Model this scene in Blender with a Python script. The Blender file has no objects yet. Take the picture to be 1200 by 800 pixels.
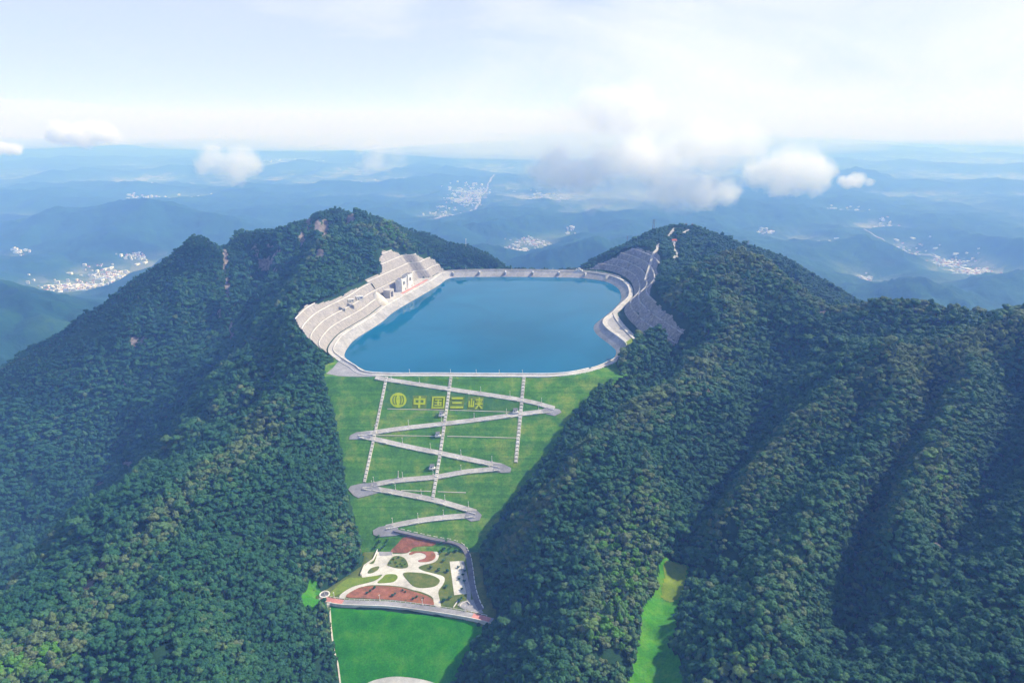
import bpy, bmesh, math, random
import numpy as np
from mathutils import Vector

random.seed(7)
rng = np.random.default_rng(11)
S = bpy.context.scene
C = S.collection
R = math.radians

# ------------------------------------------------------------------ camera
CAM_Z, PITCH, F = 378.0, R(18.0), 800.0          # metres above the dam crest, tilt, focal length in photo pixels
cam = bpy.data.objects.new('camera', bpy.data.cameras.new('camera'))
C.objects.link(cam)
cam.location = (0, 0, CAM_Z)
cam.rotation_euler = (R(90) - PITCH, 0, 0)
cam.data.sensor_width = 36
cam.data.lens = 24
cam.data.clip_start = 1
cam.data.clip_end = 400000
S.camera = cam

# ------------------------------------------------------------------ sky and sun
SUN_EL, SUN_AZ = R(41), R(72)                    # azimuth clockwise from the view direction (+Y): light from the right, a little behind the scene
world = bpy.data.worlds.new('World')
S.world = world
world.use_nodes = True
wn, wl = world.node_tree.nodes, world.node_tree.links
wn.clear()
w_out = wn.new('ShaderNodeOutputWorld')
w_bg = wn.new('ShaderNodeBackground')
w_sky = wn.new('ShaderNodeTexSky')
w_sky.sky_type = 'NISHITA'
w_sky.sun_disc = False
w_sky.sun_elevation = SUN_EL
w_sky.sun_rotation = SUN_AZ
w_sky.altitude = 1300
w_sky.air_density = 1.0
w_sky.dust_density = 1.5
w_bg.inputs['Strength'].default_value = 0.10
# thin high overcast seen by direction
w_tc = wn.new('ShaderNodeTexCoord')
w_map = wn.new('ShaderNodeMapping')
w_map.inputs['Scale'].default_value = (1.0, 1.0, 5.0)
w_n = wn.new('ShaderNodeTexNoise')
w_n.inputs['Scale'].default_value = 2.6
w_n.inputs['Detail'].default_value = 7
w_n.inputs['Roughness'].default_value = 0.58
w_n.inputs['Distortion'].default_value = 0.4
w_r = wn.new('ShaderNodeMapRange')
w_r.inputs['From Min'].default_value = 0.30
w_r.inputs['From Max'].default_value = 0.66
w_r.inputs['To Min'].default_value = 0.78
w_r.inputs['To Max'].default_value = 1.0
w_mix = wn.new('ShaderNodeMix')
w_mix.data_type = 'RGBA'
w_mix.inputs[7].default_value = (6.3, 6.55, 7.7, 1)
wl.new(w_tc.outputs['Generated'], w_map.inputs['Vector'])
wl.new(w_map.outputs['Vector'], w_n.inputs['Vector'])
wl.new(w_n.outputs['Fac'], w_r.inputs['Value'])
# thinner cloud towards the zenith, whiter cloud in broad patches
w_sep = wn.new('ShaderNodeSeparateXYZ'); wl.new(w_tc.outputs['Generated'], w_sep.inputs[0])
w_z = wn.new('ShaderNodeMapRange'); wl.new(w_sep.outputs['Z'], w_z.inputs['Value'])
for _k, _v in (('From Min', 0.16), ('From Max', 0.55), ('To Min', 1.0), ('To Max', 0.22)): w_z.inputs[_k].default_value = _v
w_mul = wn.new('ShaderNodeMath'); w_mul.operation = 'MULTIPLY'
wl.new(w_r.outputs['Result'], w_mul.inputs[0]); wl.new(w_z.outputs['Result'], w_mul.inputs[1]); wl.new(w_mul.outputs[0], w_mix.inputs[0])
w_map2 = wn.new('ShaderNodeMapping'); w_map2.inputs['Scale'].default_value = (1.0, 1.0, 3.2); w_map2.inputs['Location'].default_value = (0.35, 0.2, 0.1)
wl.new(w_tc.outputs['Generated'], w_map2.inputs['Vector'])
w_n2 = wn.new('ShaderNodeTexNoise'); w_n2.inputs['Scale'].default_value = 2.3; w_n2.inputs['Detail'].default_value = 9; w_n2.inputs['Roughness'].default_value = 0.6; w_n2.inputs['Distortion'].default_value = 0.6
wl.new(w_map2.outputs['Vector'], w_n2.inputs['Vector'])
w_x = wn.new('ShaderNodeMath'); w_x.operation = 'MULTIPLY_ADD'; w_x.inputs[1].default_value = 0.28; wl.new(w_sep.outputs['X'], w_x.inputs[0]); wl.new(w_n2.outputs['Fac'], w_x.inputs[2])
w_r2 = wn.new('ShaderNodeMapRange'); wl.new(w_x.outputs[0], w_r2.inputs['Value'])
w_r2.inputs['From Min'].default_value = 0.42; w_r2.inputs['From Max'].default_value = 0.72
w_tone = wn.new('ShaderNodeMix'); w_tone.data_type = 'RGBA'; w_tone.inputs[6].default_value = (4.6, 5.0, 6.4, 1); w_tone.inputs[7].default_value = (7.2, 7.35, 8.1, 1)
wl.new(w_r2.outputs['Result'], w_tone.inputs[0]); wl.new(w_tone.outputs[2], w_mix.inputs[7])
wl.new(w_sky.outputs['Color'], w_mix.inputs[6])
wl.new(w_mix.outputs[2], w_bg.inputs['Color'])
wl.new(w_bg.outputs['Background'], w_out.inputs['Surface'])

sun = bpy.data.objects.new('sun', bpy.data.lights.new('sun', 'SUN'))
C.objects.link(sun)
sun.data.energy = 5.0
sun.data.angle = R(0.53)
sun.data.color = (1.0, 0.95, 0.87)
_d = Vector((math.sin(SUN_AZ) * math.cos(SUN_EL), math.cos(SUN_AZ) * math.cos(SUN_EL), math.sin(SUN_EL)))
sun.rotation_euler = _d.to_track_quat('Z', 'Y').to_euler()
sun.location = (900, 600, 2500)

S.view_settings.view_transform = 'Standard'
S.view_settings.look = 'None'
S.view_settings.exposure = 0.52
S.view_settings.gamma = 1.0
S.render.engine = 'CYCLES'
S.cycles.use_denoising = True
S.cycles.volume_bounces = 18
S.cycles.max_bounces = 20
S.cycles.diffuse_bounces = 2
S.cycles.glossy_bounces = 2
S.cycles.transparent_max_bounces = 8
S.cycles.sample_clamp_indirect = 8.0

# ------------------------------------------------------------------ from the photograph's pixels to metres
def ray(px, py):
    c, s = math.cos(PITCH), math.sin(PITCH)
    r, u = (px - 600.0) / F, (400.0 - py) / F
    return np.array([r, c + u * s, -s + u * c])
def P(px, py, Y):                                # the point seen there at forward distance Y
    d = ray(px, py); d = d * (Y / d[1])
    return np.array([d[0], d[1], d[2] + CAM_Z])
def PP(px, py, a, b, c):                         # on the plane z = a x + b y + c
    d = ray(px, py)
    t = (CAM_Z - c) / (a * d[0] + b * d[1] - d[2])
    return np.array([d[0] * t, d[1] * t, d[2] * t + CAM_Z])
def PZ(px, py, z): return PP(px, py, 0, 0, z)
def proj(x, y, z):                               # metres to photo pixels
    c, s = math.cos(PITCH), math.sin(PITCH)
    dz = z - CAM_Z
    dep = y * c - dz * s
    return 600 + F * x / dep, 400 - F * (y * s + dz * c) / dep, dep

# ------------------------------------------------------------------ object helpers
def link(o, parent=None):
    C.objects.link(o)
    if parent is not None: o.parent = parent
    return o
def tag(o, label=None, cat=None, group=None, kind=None):
    if label: o['label'] = label
    if cat: o['category'] = cat
    if group: o['group'] = group
    if kind: o['kind'] = kind
    return o
def empty(name, loc, rz=0.0):
    o = bpy.data.objects.new(name, None)
    o.location = loc; o.rotation_euler = (0, 0, rz)
    o.empty_display_size = 1
    return link(o)
def mesh_obj(name, V, Fc, mats, parent=None, smooth=False, midx=None):
    me = bpy.data.meshes.new(name)
    me.from_pydata([tuple(map(float, v)) for v in V], [], [tuple(map(int, f)) for f in Fc])
    for m in (mats if isinstance(mats, (list, tuple)) else [mats]): me.materials.append(m)
    if midx is not None: me.polygons.foreach_set('material_index', midx)
    if smooth: me.polygons.foreach_set('use_smooth', [True] * len(me.polygons))
    me.update()
    return link(bpy.data.objects.new(name, me), parent)
def grid_mesh(name, X, Y, Z, mat, keep=None, smooth=True, attrs=None):
    ny, nx = X.shape
    V = np.stack([X.ravel(), Y.ravel(), Z.ravel()], 1).astype(np.float32)
    I = np.arange(nx * ny).reshape(ny, nx)
    Q = np.stack([I[:-1, :-1], I[:-1, 1:], I[1:, 1:], I[1:, :-1]], -1).reshape(-1, 4)
    if keep is not None:
        Q = Q[keep.ravel()]
        used = np.unique(Q); mp = np.full(len(V), -1); mp[used] = np.arange(len(used))
        V = V[used]; Q = mp[Q]
    else: used = None
    me = bpy.data.meshes.new(name)
    me.vertices.add(len(V)); me.vertices.foreach_set('co', V.ravel())
    me.loops.add(Q.size); me.loops.foreach_set('vertex_index', Q.ravel().astype(np.int32))
    me.polygons.add(len(Q))
    me.polygons.foreach_set('loop_start', np.arange(0, Q.size, 4, dtype=np.int32))
    me.polygons.foreach_set('use_smooth', np.full(len(Q), smooth))
    me.update(calc_edges=True)
    for k, a in (attrs or {}).items():
        a = a.ravel().astype(np.float32)
        if used is not None: a = a[used]
        at = me.attributes.new(k, 'FLOAT', 'POINT'); at.data.foreach_set('value', a)
    me.materials.append(mat)
    return bpy.data.objects.new(name, me)

class MB:                                        # collects simple solids into one mesh
    def __init__(s): s.v = []; s.f = []; s.m = []
    def add(s, V, Fc, m=0):
        o = len(s.v); s.v += [tuple(v) for v in V]
        s.f += [tuple(i + o for i in f) for f in Fc]; s.m += [m] * len(Fc)
    def box(s, c, h, rz=0.0, m=0, top=1.0):      # centre, half sizes, turn; top scales the upper face
        cs, sn = math.cos(rz), math.sin(rz); V = []
        for k in (-1, 1):
            q = top if k > 0 else 1.0
            for i, j in ((-1, -1), (1, -1), (1, 1), (-1, 1)):
                x, y = i * h[0] * q, j * h[1] * q
                V.append((c[0] + x * cs - y * sn, c[1] + x * sn + y * cs, c[2] + k * h[2]))
        s.add(V, [(3, 2, 1, 0), (4, 5, 6, 7), (0, 1, 5, 4), (1, 2, 6, 5), (2, 3, 7, 6), (3, 0, 4, 7)], m)
    def tube(s, a, b, r0, r1, n=6, m=0):
        a, b = Vector(a), Vector(b); d = (b - a).normalized()
        u = d.orthogonal().normalized(); w = d.cross(u); V = []
        for p, r in ((a, r0), (b, r1)):
            for i in range(n):
                t = 2 * math.pi * i / n; V.append(p + u * (r * math.cos(t)) + w * (r * math.sin(t)))
        s.add(V, [(i, (i + 1) % n, n + (i + 1) % n, n + i) for i in range(n)] + [tuple(range(n))[::-1], tuple(range(n, 2 * n))], m)
    def build(s, name, mats, parent=None, smooth=False):
        return mesh_obj(name, s.v, s.f, mats, parent, smooth, s.m)

# ------------------------------------------------------------------ node material helpers
def new_mat(name, rough=0.9, spec=0.25):
    m = bpy.data.materials.new(name); m.use_nodes = True
    b = m.node_tree.nodes['Principled BSDF']
    b.inputs['Roughness'].default_value = rough
    b.inputs['Specular IOR Level'].default_value = spec
    return m, m.node_tree.nodes, m.node_tree.links, b
def noise(n, l, scale, detail=4, rough=0.6, vec=None, dist=0.0):
    t = n.new('ShaderNodeTexNoise')
    t.inputs['Scale'].default_value = scale; t.inputs['Detail'].default_value = detail
    t.inputs['Roughness'].default_value = rough; t.inputs['Distortion'].default_value = dist
    if vec is not None: l.new(vec, t.inputs['Vector'])
    return t.outputs['Fac']
def ramp(n, l, fac, stops):
    r = n.new('ShaderNodeValToRGB'); e = r.color_ramp.elements
    while len(e) < len(stops): e.new(0.5)
    for k, (p, c) in enumerate(stops): e[k].position = p; e[k].color = (*c, 1)
    l.new(fac, r.inputs['Fac']); return r.outputs['Color']
def mixc(n, l, fac, a, b, mode='MIX'):
    m = n.new('ShaderNodeMix'); m.data_type = 'RGBA'; m.blend_type = mode
    for s, v in ((0, fac), (6, a), (7, b)):
        if hasattr(v, 'is_linked'): l.new(v, m.inputs[s])
        elif isinstance(v, (int, float)): m.inputs[s].default_value = v
        else: m.inputs[s].default_value = (*v, 1)
    return m.outputs[2]
def mrange(n, l, v, a, b, c=0.0, d=1.0):
    r = n.new('ShaderNodeMapRange'); l.new(v, r.inputs['Value'])
    for k, x in zip(('From Min', 'From Max', 'To Min', 'To Max'), (a, b, c, d)): r.inputs[k].default_value = x
    return r.outputs['Result']
def attr(n, name, kind='GEOMETRY'):
    a = n.new('ShaderNodeAttribute'); a.attribute_name = name; a.attribute_type = kind; return a.outputs['Fac']
def coords(n, which='Object'):
    return n.new('ShaderNodeTexCoord').outputs[which]
def bump(n, l, b, h, strength, dist):
    k = n.new('ShaderNodeBump'); k.inputs['Strength'].default_value = strength; k.inputs['Distance'].default_value = dist
    l.new(h, k.inputs['Height']); l.new(k.outputs['Normal'], b.inputs['Normal'])
def speckled(name, stops, scale, rough=0.9, detail=5, bs=0.0, bd=1.0, which='Object', spec=0.25):
    m, n, l, b = new_mat(name, rough, spec)
    f = noise(n, l, scale, detail, 0.65, coords(n, which))
    l.new(ramp(n, l, f, stops), b.inputs['Base Color'])
    if bs: bump(n, l, b, f, bs, bd)
    return m

# ground under the forest, with bare rock where the 'rock' attribute says so
def m_ground():
    m, n, l, b = new_mat('forest_ground', 0.95, 0.1)
    co = coords(n)
    g = ramp(n, l, noise(n, l, 0.02, 8, 0.7, co), [(0.3, (0.008, 0.03, 0.016)), (0.55, (0.018, 0.055, 0.024)), (0.75, (0.045, 0.085, 0.03))])
    f = noise(n, l, 0.11, 6, 0.7, co)
    rk = ramp(n, l, f, [(0.3, (0.07, 0.065, 0.068)), (0.5, (0.18, 0.155, 0.15)), (0.7, (0.30, 0.265, 0.255))])
    a = n.new('ShaderNodeMath'); a.operation = 'ADD'
    l.new(attr(n, 'rock'), a.inputs[0]); l.new(mrange(n, l, noise(n, l, 0.07, 5, 0.7, co), 0.3, 0.7, -0.35, 0.35), a.inputs[1])
    l.new(mixc(n, l, mrange(n, l, a.outputs[0], 0.45, 0.6), g, rk), b.inputs['Base Color'])
    bump(n, l, b, f, 0.7, 3.0)
    return m
def m_plain():
    m, n, l, b = new_mat('plain_land', 0.95, 0.1)
    co = coords(n)
    w = ramp(n, l, noise(n, l, 0.0035, 9, 0.72, co), [(0.35, (0.005, 0.032, 0.02)), (0.55, (0.011, 0.058, 0.028)), (0.7, (0.028, 0.085, 0.034))])
    v = n.new('ShaderNodeTexVoronoi'); v.inputs['Scale'].default_value = 0.0065; l.new(co, v.inputs['Vector'])
    fl = ramp(n, l, v.outputs['Color'], [(0.2, (0.06, 0.12, 0.045)), (0.5, (0.13, 0.18, 0.08)), (0.8, (0.24, 0.25, 0.17))])
    fa = attr(n, 'flat')
    a = n.new('ShaderNodeMath'); a.operation = 'MULTIPLY'
    l.new(fa, a.inputs[0]); l.new(mrange(n, l, noise(n, l, 0.0009, 7, 0.65, co), 0.42, 0.54), a.inputs[1])
    v2 = n.new('ShaderNodeTexVoronoi'); v2.inputs['Scale'].default_value = 0.016; l.new(co, v2.inputs['Vector'])
    tw = ramp(n, l, v2.outputs['Color'], [(0.25, (0.10, 0.13, 0.09)), (0.45, (0.30, 0.29, 0.28)), (0.75, (0.55, 0.53, 0.51))])
    t_ = n.new('ShaderNodeMath'); t_.operation = 'MULTIPLY'; l.new(attr(n, 'town'), t_.inputs[0]); l.new(mrange(n, l, noise(n, l, 0.0035, 6, 0.7, co), 0.44, 0.54), t_.inputs[1])
    l.new(mixc(n, l, t_.outputs[0], mixc(n, l, a.outputs[0], w, fl), tw), b.inputs['Base Color'])
    bump(n, l, b, noise(n, l, 0.012, 8, 0.75, co), 0.9, 25.0)
    return m
def m_grass(name, c0, c1, c2, scale=0.05, bands=False):
    m, n, l, b = new_mat(name, 0.95, 0.1)
    co = coords(n)
    f = noise(n, l, scale, 8, 0.72, co); g = noise(n, l, scale * 14, 4, 0.7, co)
    c = ramp(n, l, f, [(0.30, c0), (0.5, c1), (0.68, c2)])
    c = mixc(n, l, 0.55, c, ramp(n, l, g, [(0.3, (0.55, 0.55, 0.55)), (0.7, (1.5, 1.5, 1.4))]), 'MULTIPLY')
    if bands:                                    # planted rows along the contour of the dam face
        mp = n.new('ShaderNodeMapping'); mp.inputs['Scale'].default_value = (0.006, 0.16, 0.16); l.new(co, mp.inputs['Vector'])
        c = mixc(n, l, 0.6, c, ramp(n, l, noise(n, l, 1.0, 3, 0.6, mp.outputs[0]), [(0.38, (0.62, 0.72, 0.7)), (0.62, (1.3, 1.2, 1.1))]), 'MULTIPLY')
    l.new(c, b.inputs['Base Color']); bump(n, l, b, g, 0.6, 0.6)
    return m
def m_concrete(name, c0, c1, cell=None, bs=0.3):
    m, n, l, b = new_mat(name, 0.85, 0.2)
    co = coords(n)
    c = ramp(n, l, noise(n, l, 0.18, 8, 0.75, co), [(0.3, c0), (0.65, c1)])
    st = mrange(n, l, noise(n, l, 0.035, 6, 0.7, co), 0.35, 0.65, 0.72, 1.12)
    k = n.new('ShaderNodeCombineXYZ')
    for i in range(3): l.new(st, k.inputs[i])
    c = mixc(n, l, 1.0, c, k.outputs[0], 'MULTIPLY')
    l.new(c, b.inputs['Base Color'])
    bump(n, l, b, noise(n, l, 0.5, 6, 0.7, co), bs, 1.0)
    return m
def m_cut(name, lo, hi, vert=0.35):
    # sprayed concrete / broken rock of the cut slopes: streaks run down the slope ('along' attribute), pale bench edges are geometry
    m, n, l, b = new_mat(name, 0.92, 0.15)
    co = coords(n)
    cb = n.new('ShaderNodeCombineXYZ'); l.new(attr(n, 'along'), cb.inputs[0]); l.new(attr(n, 'upslope'), cb.inputs[1])
    mp = n.new('ShaderNodeMapping'); mp.inputs['Scale'].default_value = (vert, 0.05, 1); l.new(cb.outputs[0], mp.inputs['Vector'])
    s = noise(n, l, 1.0, 5, 0.7, mp.outputs[0])
    f = noise(n, l, 0.16, 8, 0.75, co)
    c = ramp(n, l, f, [(0.3, lo), (0.68, hi)])
    c = mixc(n, l, 0.6, c, ramp(n, l, s, [(0.35, (0.6, 0.6, 0.62)), (0.6, (1.15, 1.15, 1.15))]), 'MULTIPLY')
    l.new(c, b.inputs['Base Color']); bump(n, l, b, f, 0.7, 2.0)
    return m
def m_leaf():
    m, n, l, b = new_mat('leaves', 0.75, 0.25)
    t = attr(n, 'tint', 'INSTANCER')
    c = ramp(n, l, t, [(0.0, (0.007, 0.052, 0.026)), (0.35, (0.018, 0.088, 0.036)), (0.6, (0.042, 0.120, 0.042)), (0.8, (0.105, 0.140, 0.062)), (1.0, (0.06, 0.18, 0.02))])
    v = mrange(n, l, noise(n, l, 0.9, 3, 0.6, coords(n)), 0.3, 0.7, 0.7, 1.35)
    k = n.new('ShaderNodeCombineXYZ')
    for i in range(3): l.new(v, k.inputs[i])
    l.new(mixc(n, l, 1.0, c, k.outputs[0], 'MULTIPLY'), b.inputs['Base Color'])
    return m
def m_water():
    m, n, l, b = new_mat('reservoir_water', 0.03, 0.13)
    b.inputs['IOR'].default_value = 1.33
    co = coords(n)
    c = ramp(n, l, noise(n, l, 0.0045, 4, 0.55, co, 0.8), [(0.30, (0.0, 0.085, 0.165)), (0.70, (0.004, 0.122, 0.24))])  # colour patches paint in soft cloud reflections
    l.new(c, b.inputs['Base Color'])
    bump(n, l, b, noise(n, l, 0.35, 4, 0.6, co), 0.05, 0.3)
    return m
def m_air(name, dens, col, aniso=0.0):
    m = bpy.data.materials.new(name); m.use_nodes = True; n, l = m.node_tree.nodes, m.node_tree.links; n.clear()
    o = n.new('ShaderNodeOutputMaterial'); v = n.new('ShaderNodeVolumePrincipled')
    v.inputs['Color'].default_value = (*col, 1); v.inputs['Density'].default_value = dens
    v.inputs['Absorption Color'].default_value = (1, 1, 1, 1); v.inputs['Anisotropy'].default_value = aniso
    l.new(v.outputs[0], o.inputs['Volume'])
    try: m.cycles.homogeneous_volume = True
    except Exception: pass
    return m
M = {}
M['ground'] = m_ground(); M['plain'] = m_plain(); M['leaf'] = m_leaf(); M['water'] = m_water()
M['bark'] = speckled('bark', [(0.3, (0.05, 0.035, 0.025)), (0.7, (0.12, 0.09, 0.06))], 2.0)
M['damgrass'] = m_grass('dam_grass', (0.028, 0.10, 0.024), (0.065, 0.19, 0.027), (0.20, 0.27, 0.055), 0.028, True)
M['field'] = m_grass('field_grass', (0.012, 0.13, 0.006), (0.026, 0.20, 0.008), (0.07, 0.25, 0.014), 0.045)
M['meadow'] = m_grass('meadow_grass', (0.02, 0.15, 0.012), (0.05, 0.20, 0.014), (0.11, 0.23, 0.02), 0.035)
M['olive'] = m_grass('olive_lawn', (0.05, 0.085, 0.025), (0.10, 0.14, 0.03), (0.17, 0.17, 0.05), 0.09)
M['yellowgrass'] = m_grass('yellow_lawn', (0.09, 0.16, 0.02), (0.15, 0.22, 0.022), (0.20, 0.25, 0.035), 0.08)
M['groundcover'] = m_grass('dark_groundcover', (0.03, 0.10, 0.03), (0.05, 0.145, 0.034), (0.10, 0.18, 0.04), 0.05)
M['letter'] = m_grass('letter_planting', (0.24, 0.32, 0.006), (0.32, 0.40, 0.006), (0.38, 0.44, 0.01), 0.1)
M['letter_bed'] = m_grass('letter_bed_planting', (0.07, 0.13, 0.012), (0.11, 0.17, 0.012), (0.14, 0.19, 0.014), 0.1)
M['redbed'] = m_grass('red_planting', (0.10, 0.085, 0.035), (0.27, 0.105, 0.065), (0.36, 0.16, 0.11), 0.15)
M['pink'] = m_concrete('pink_paving', (0.50, 0.20, 0.19), (0.62, 0.28, 0.26))
M['concrete'] = m_concrete('concrete', (0.40, 0.38, 0.37), (0.58, 0.56, 0.55))
M['pale'] = m_concrete('pale_concrete', (0.58, 0.56, 0.54), (0.74, 0.72, 0.70))
M['cream'] = m_concrete('cream_concrete', (0.58, 0.53, 0.46), (0.72, 0.67, 0.60))
M['paving'] = m_concrete('white_paving', (0.48, 0.47, 0.44), (0.64, 0.62, 0.59), bs=0.1)
M['asphalt'] = m_concrete('grey_road', (0.24, 0.24, 0.27), (0.34, 0.34, 0.38), bs=0.1)
M['darkroad'] = m_concrete('dark_road', (0.11, 0.11, 0.14), (0.19, 0.19, 0.23), bs=0.1)
M['lining'] = m_concrete('lining_concrete', (0.24, 0.24, 0.26), (0.42, 0.41, 0.42))
M['cut'] = m_cut('sprayed_concrete', (0.22, 0.205, 0.205), (0.37, 0.35, 0.35))
M['rockcut'] = m_cut('broken_rock', (0.09, 0.085, 0.09), (0.40, 0.38, 0.385), 0.2)
M['ledge'] = m_concrete('ledge_gravel', (0.34, 0.33, 0.34), (0.48, 0.46, 0.47))
M['white'] = m_concrete('white_paint', (0.72, 0.71, 0.70), (0.82, 0.81, 0.80), bs=0.05)
M['darkglass'] = speckled('dark_opening', [(0.3, (0.02, 0.03, 0.05)), (0.7, (0.05, 0.06, 0.08))], 0.3, 0.3)
M['steel'] = speckled('galvanised_steel', [(0.3, (0.22, 0.23, 0.25)), (0.7, (0.32, 0.33, 0.35))], 3.0, 0.5)
M['tile'] = speckled('grey_roof', [(0.3, (0.12, 0.12, 0.14)), (0.7, (0.22, 0.22, 0.25))], 0.4, 0.8)
M['redtile'] = speckled('red_roof', [(0.3, (0.30, 0.07, 0.05)), (0.7, (0.42, 0.12, 0.09))], 0.4, 0.8)
# ------------------------------------------------------------------ numeric helpers for the terrain
def _hash(ix, iy, seed):
    h = (ix.astype(np.int64) * 374761393 + iy.astype(np.int64) * 668265263 + seed * 144269504) & 0xFFFFFFFF
    h = ((h ^ (h >> 13)) * 1274126177) & 0xFFFFFFFF
    return ((h ^ (h >> 16)) & 0xFFFF) / 65535.0
def vnoise(x, y, seed=0):                        # smooth value noise, -1..1
    ix, iy = np.floor(x), np.floor(y); fx, fy = x - ix, y - iy
    fx = fx * fx * fx * (fx * (fx * 6 - 15) + 10); fy = fy * fy * fy * (fy * (fy * 6 - 15) + 10)
    a = _hash(ix, iy, seed); b = _hash(ix + 1, iy, seed); c = _hash(ix, iy + 1, seed); d = _hash(ix + 1, iy + 1, seed)
    return ((a * (1 - fx) + b * fx) * (1 - fy) + (c * (1 - fx) + d * fx) * fy) * 2 - 1
def fbm(x, y, wl, octv=5, gain=0.5, seed=0):
    s = 0; a = 1; t = 0
    for k in range(octv):
        s = s + a * vnoise(x / wl + 17.3 * k, y / wl - 9.1 * k, seed + k); t += a; a *= gain; wl *= 0.5
    return s / t
def ridged(x, y, wl, octv=4, gain=0.5, seed=0):
    s = 0; a = 1; t = 0
    for k in range(octv):
        s = s + a * (1 - 2 * np.abs(vnoise(x / wl + 31.7 * k, y / wl + 4.9 * k, seed + k))); t += a; a *= gain; wl *= 0.5
    return s / t
def sstep(x, a, b):
    t = np.clip((x - a) / (b - a), 0, 1); return t * t * (3 - 2 * t)
def inside(X, Y, poly):
    r = np.zeros(X.shape, bool); n = len(poly)
    for i in range(n):
        x0, y0 = poly[i][:2]; x1, y1 = poly[(i + 1) % n][:2]
        if y0 == y1: continue
        r ^= ((y0 > Y) != (y1 > Y)) & (X < (x1 - x0) * (Y - y0) / (y1 - y0) + x0)
    return r
def linedist(X, Y, pl, closed=False):            # distance, arc position and side (+ left) of a polyline
    D = np.full(X.shape, 1e18); A = np.zeros(X.shape); Sd = np.zeros(X.shape); acc = 0.0
    n = len(pl); m = n if closed else n - 1
    for i in range(m):
        x0, y0 = pl[i][:2]; x1, y1 = pl[(i + 1) % n][:2]
        dx, dy = x1 - x0, y1 - y0; L = math.hypot(dx, dy)
        if L < 1e-9: continue
        t = np.clip(((X - x0) * dx + (Y - y0) * dy) / (L * L), 0, 1)
        ex, ey = X - x0 - t * dx, Y - y0 - t * dy
        q = ex * ex + ey * ey; k = q < D
        D = np.where(k, q, D); A = np.where(k, acc + t * L, A); Sd = np.where(k, np.sign(dx * ey - dy * ex), Sd); acc += L
    return np.sqrt(D), A, Sd
def polydist(X, Y, poly):                        # signed: negative inside
    d, a, _ = linedist(X, Y, poly, True); return np.where(inside(X, Y, poly), -d, d), a
def smooth_line(pts, step, closed=False):        # Catmull-Rom, then equal steps
    p = [np.array(q, float) for q in pts]; n = len(p); out = []
    for i in range(n if closed else n - 1):
        a = p[(i - 1) % n] if closed or i > 0 else 2 * p[0] - p[1]
        b, c = p[i], p[(i + 1) % n]
        d = p[(i + 2) % n] if closed or i + 2 < n else 2 * p[-1] - p[-2]
        for t in np.linspace(0, 1, 14, endpoint=False):
            out.append(0.5 * (2 * b + (c - a) * t + (2 * a - 5 * b + 4 * c - d) * t * t + (3 * b - a - 3 * c + d) * t ** 3))
    if closed: out.append(out[0])
    else: out.append(p[-1])
    return resample(out, step)
def resample(out, step):
    out = np.array(out, float); L = np.r_[0, np.cumsum(np.linalg.norm(np.diff(out[:, :2], axis=0), axis=1))]
    k = max(2, int(round(L[-1] / step)) + 1); s = np.linspace(0, L[-1], k)
    return np.stack([np.interp(s, L, out[:, j]) for j in range(out.shape[1])], 1)
def normals2(pl, closed=False, sm=0):            # left normals
    p = np.asarray(pl)[:, :2]
    t = np.gradient(p, axis=0) if not closed else np.roll(p, -1, 0) - np.roll(p, 1, 0)
    for _ in range(sm):
        t = (np.roll(t, 1, 0) + t * 2 + np.roll(t, -1, 0)) if closed else np.vstack([t[:1] * 3 + t[1:2], t[:-2] + 2 * t[1:-1] + t[2:], t[-2:-1] + t[-1:] * 3])
        t = t / np.linalg.norm(t, axis=1, keepdims=True)
    t = t / np.linalg.norm(t, axis=1, keepdims=True)
    return np.stack([-t[:, 1], t[:, 0]], 1)

# ------------------------------------------------------------------ the engineered shapes
Z_WATER, Z_PARK = -12.0, -149.0
YC, DS = 988.0, 1 / 1.6                          # downstream edge of the crest, slope of the dam face
DAM = (0.0, DS, -YC * DS)                        # its plane
def PD(px, py, up=0.0): return PP(px, py, DAM[0], DAM[1], DAM[2] + up)
_e0, _e1 = PZ(385, 708, Z_PARK), PZ(566, 724, Z_PARK)
_k = (_e1[1] - _e0[1]) / (_e1[0] - _e0[0])
# lower field: falls away from the park's lower edge at 1:2
FLD = (-_k * 0.5, 0.5, Z_PARK - 2.0 - 0.5 * (_e0[1] - _k * _e0[0]))
def PF(px, py, up=0.0): return PP(px, py, FLD[0], FLD[1], FLD[2] + up)

# inner edge of the ring road, clockwise from the left end of the dam
ring_px = [(400, 419), (391, 410), (397, 398), (408, 388), (436, 371), (453, 358), (476, 345), (505, 329), (517, 321), (533, 318.2),
           (570, 317.5), (610, 317.5), (650, 318), (678, 318.5), (706, 321.5), (724, 326.5), (735, 335), (736, 348), (720, 364), (707, 375),
           (710, 384), (726, 396), (734, 404), (730, 414), (710, 425), (690, 432), (655, 438), (600, 438.5), (520, 438), (436, 437), (415, 428)]
ring = smooth_line([PZ(a, b, 0)[:2] for a, b in ring_px], 4.0, True)[:-1]
RL = np.r_[0, np.cumsum(np.linalg.norm(np.diff(np.vstack([ring, ring[:1]]), axis=0), axis=1))]
ring_n = normals2(ring, True, 6)                 # clockwise seen from above, so the left normal points outward
def ring_at(px, py):                             # arc position nearest a photo pixel on the crest level
    q = PZ(px, py, 0); return float(linedist(np.array([q[0]]), np.array([q[1]]), ring, True)[1][0])
A_DAM0, A_DAM1 = ring_at(690, 432), ring_at(400, 419)
A_PLZ0, A_PLZ1 = ring_at(460, 354), ring_at(512, 325)
def bench(d, rise=13.0, run=10.0, ledge=3.4):
    p = run + ledge; k = np.floor(d / p); fr = d - k * p
    return k * rise + np.minimum(fr / run, 1.0) * rise
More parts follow.
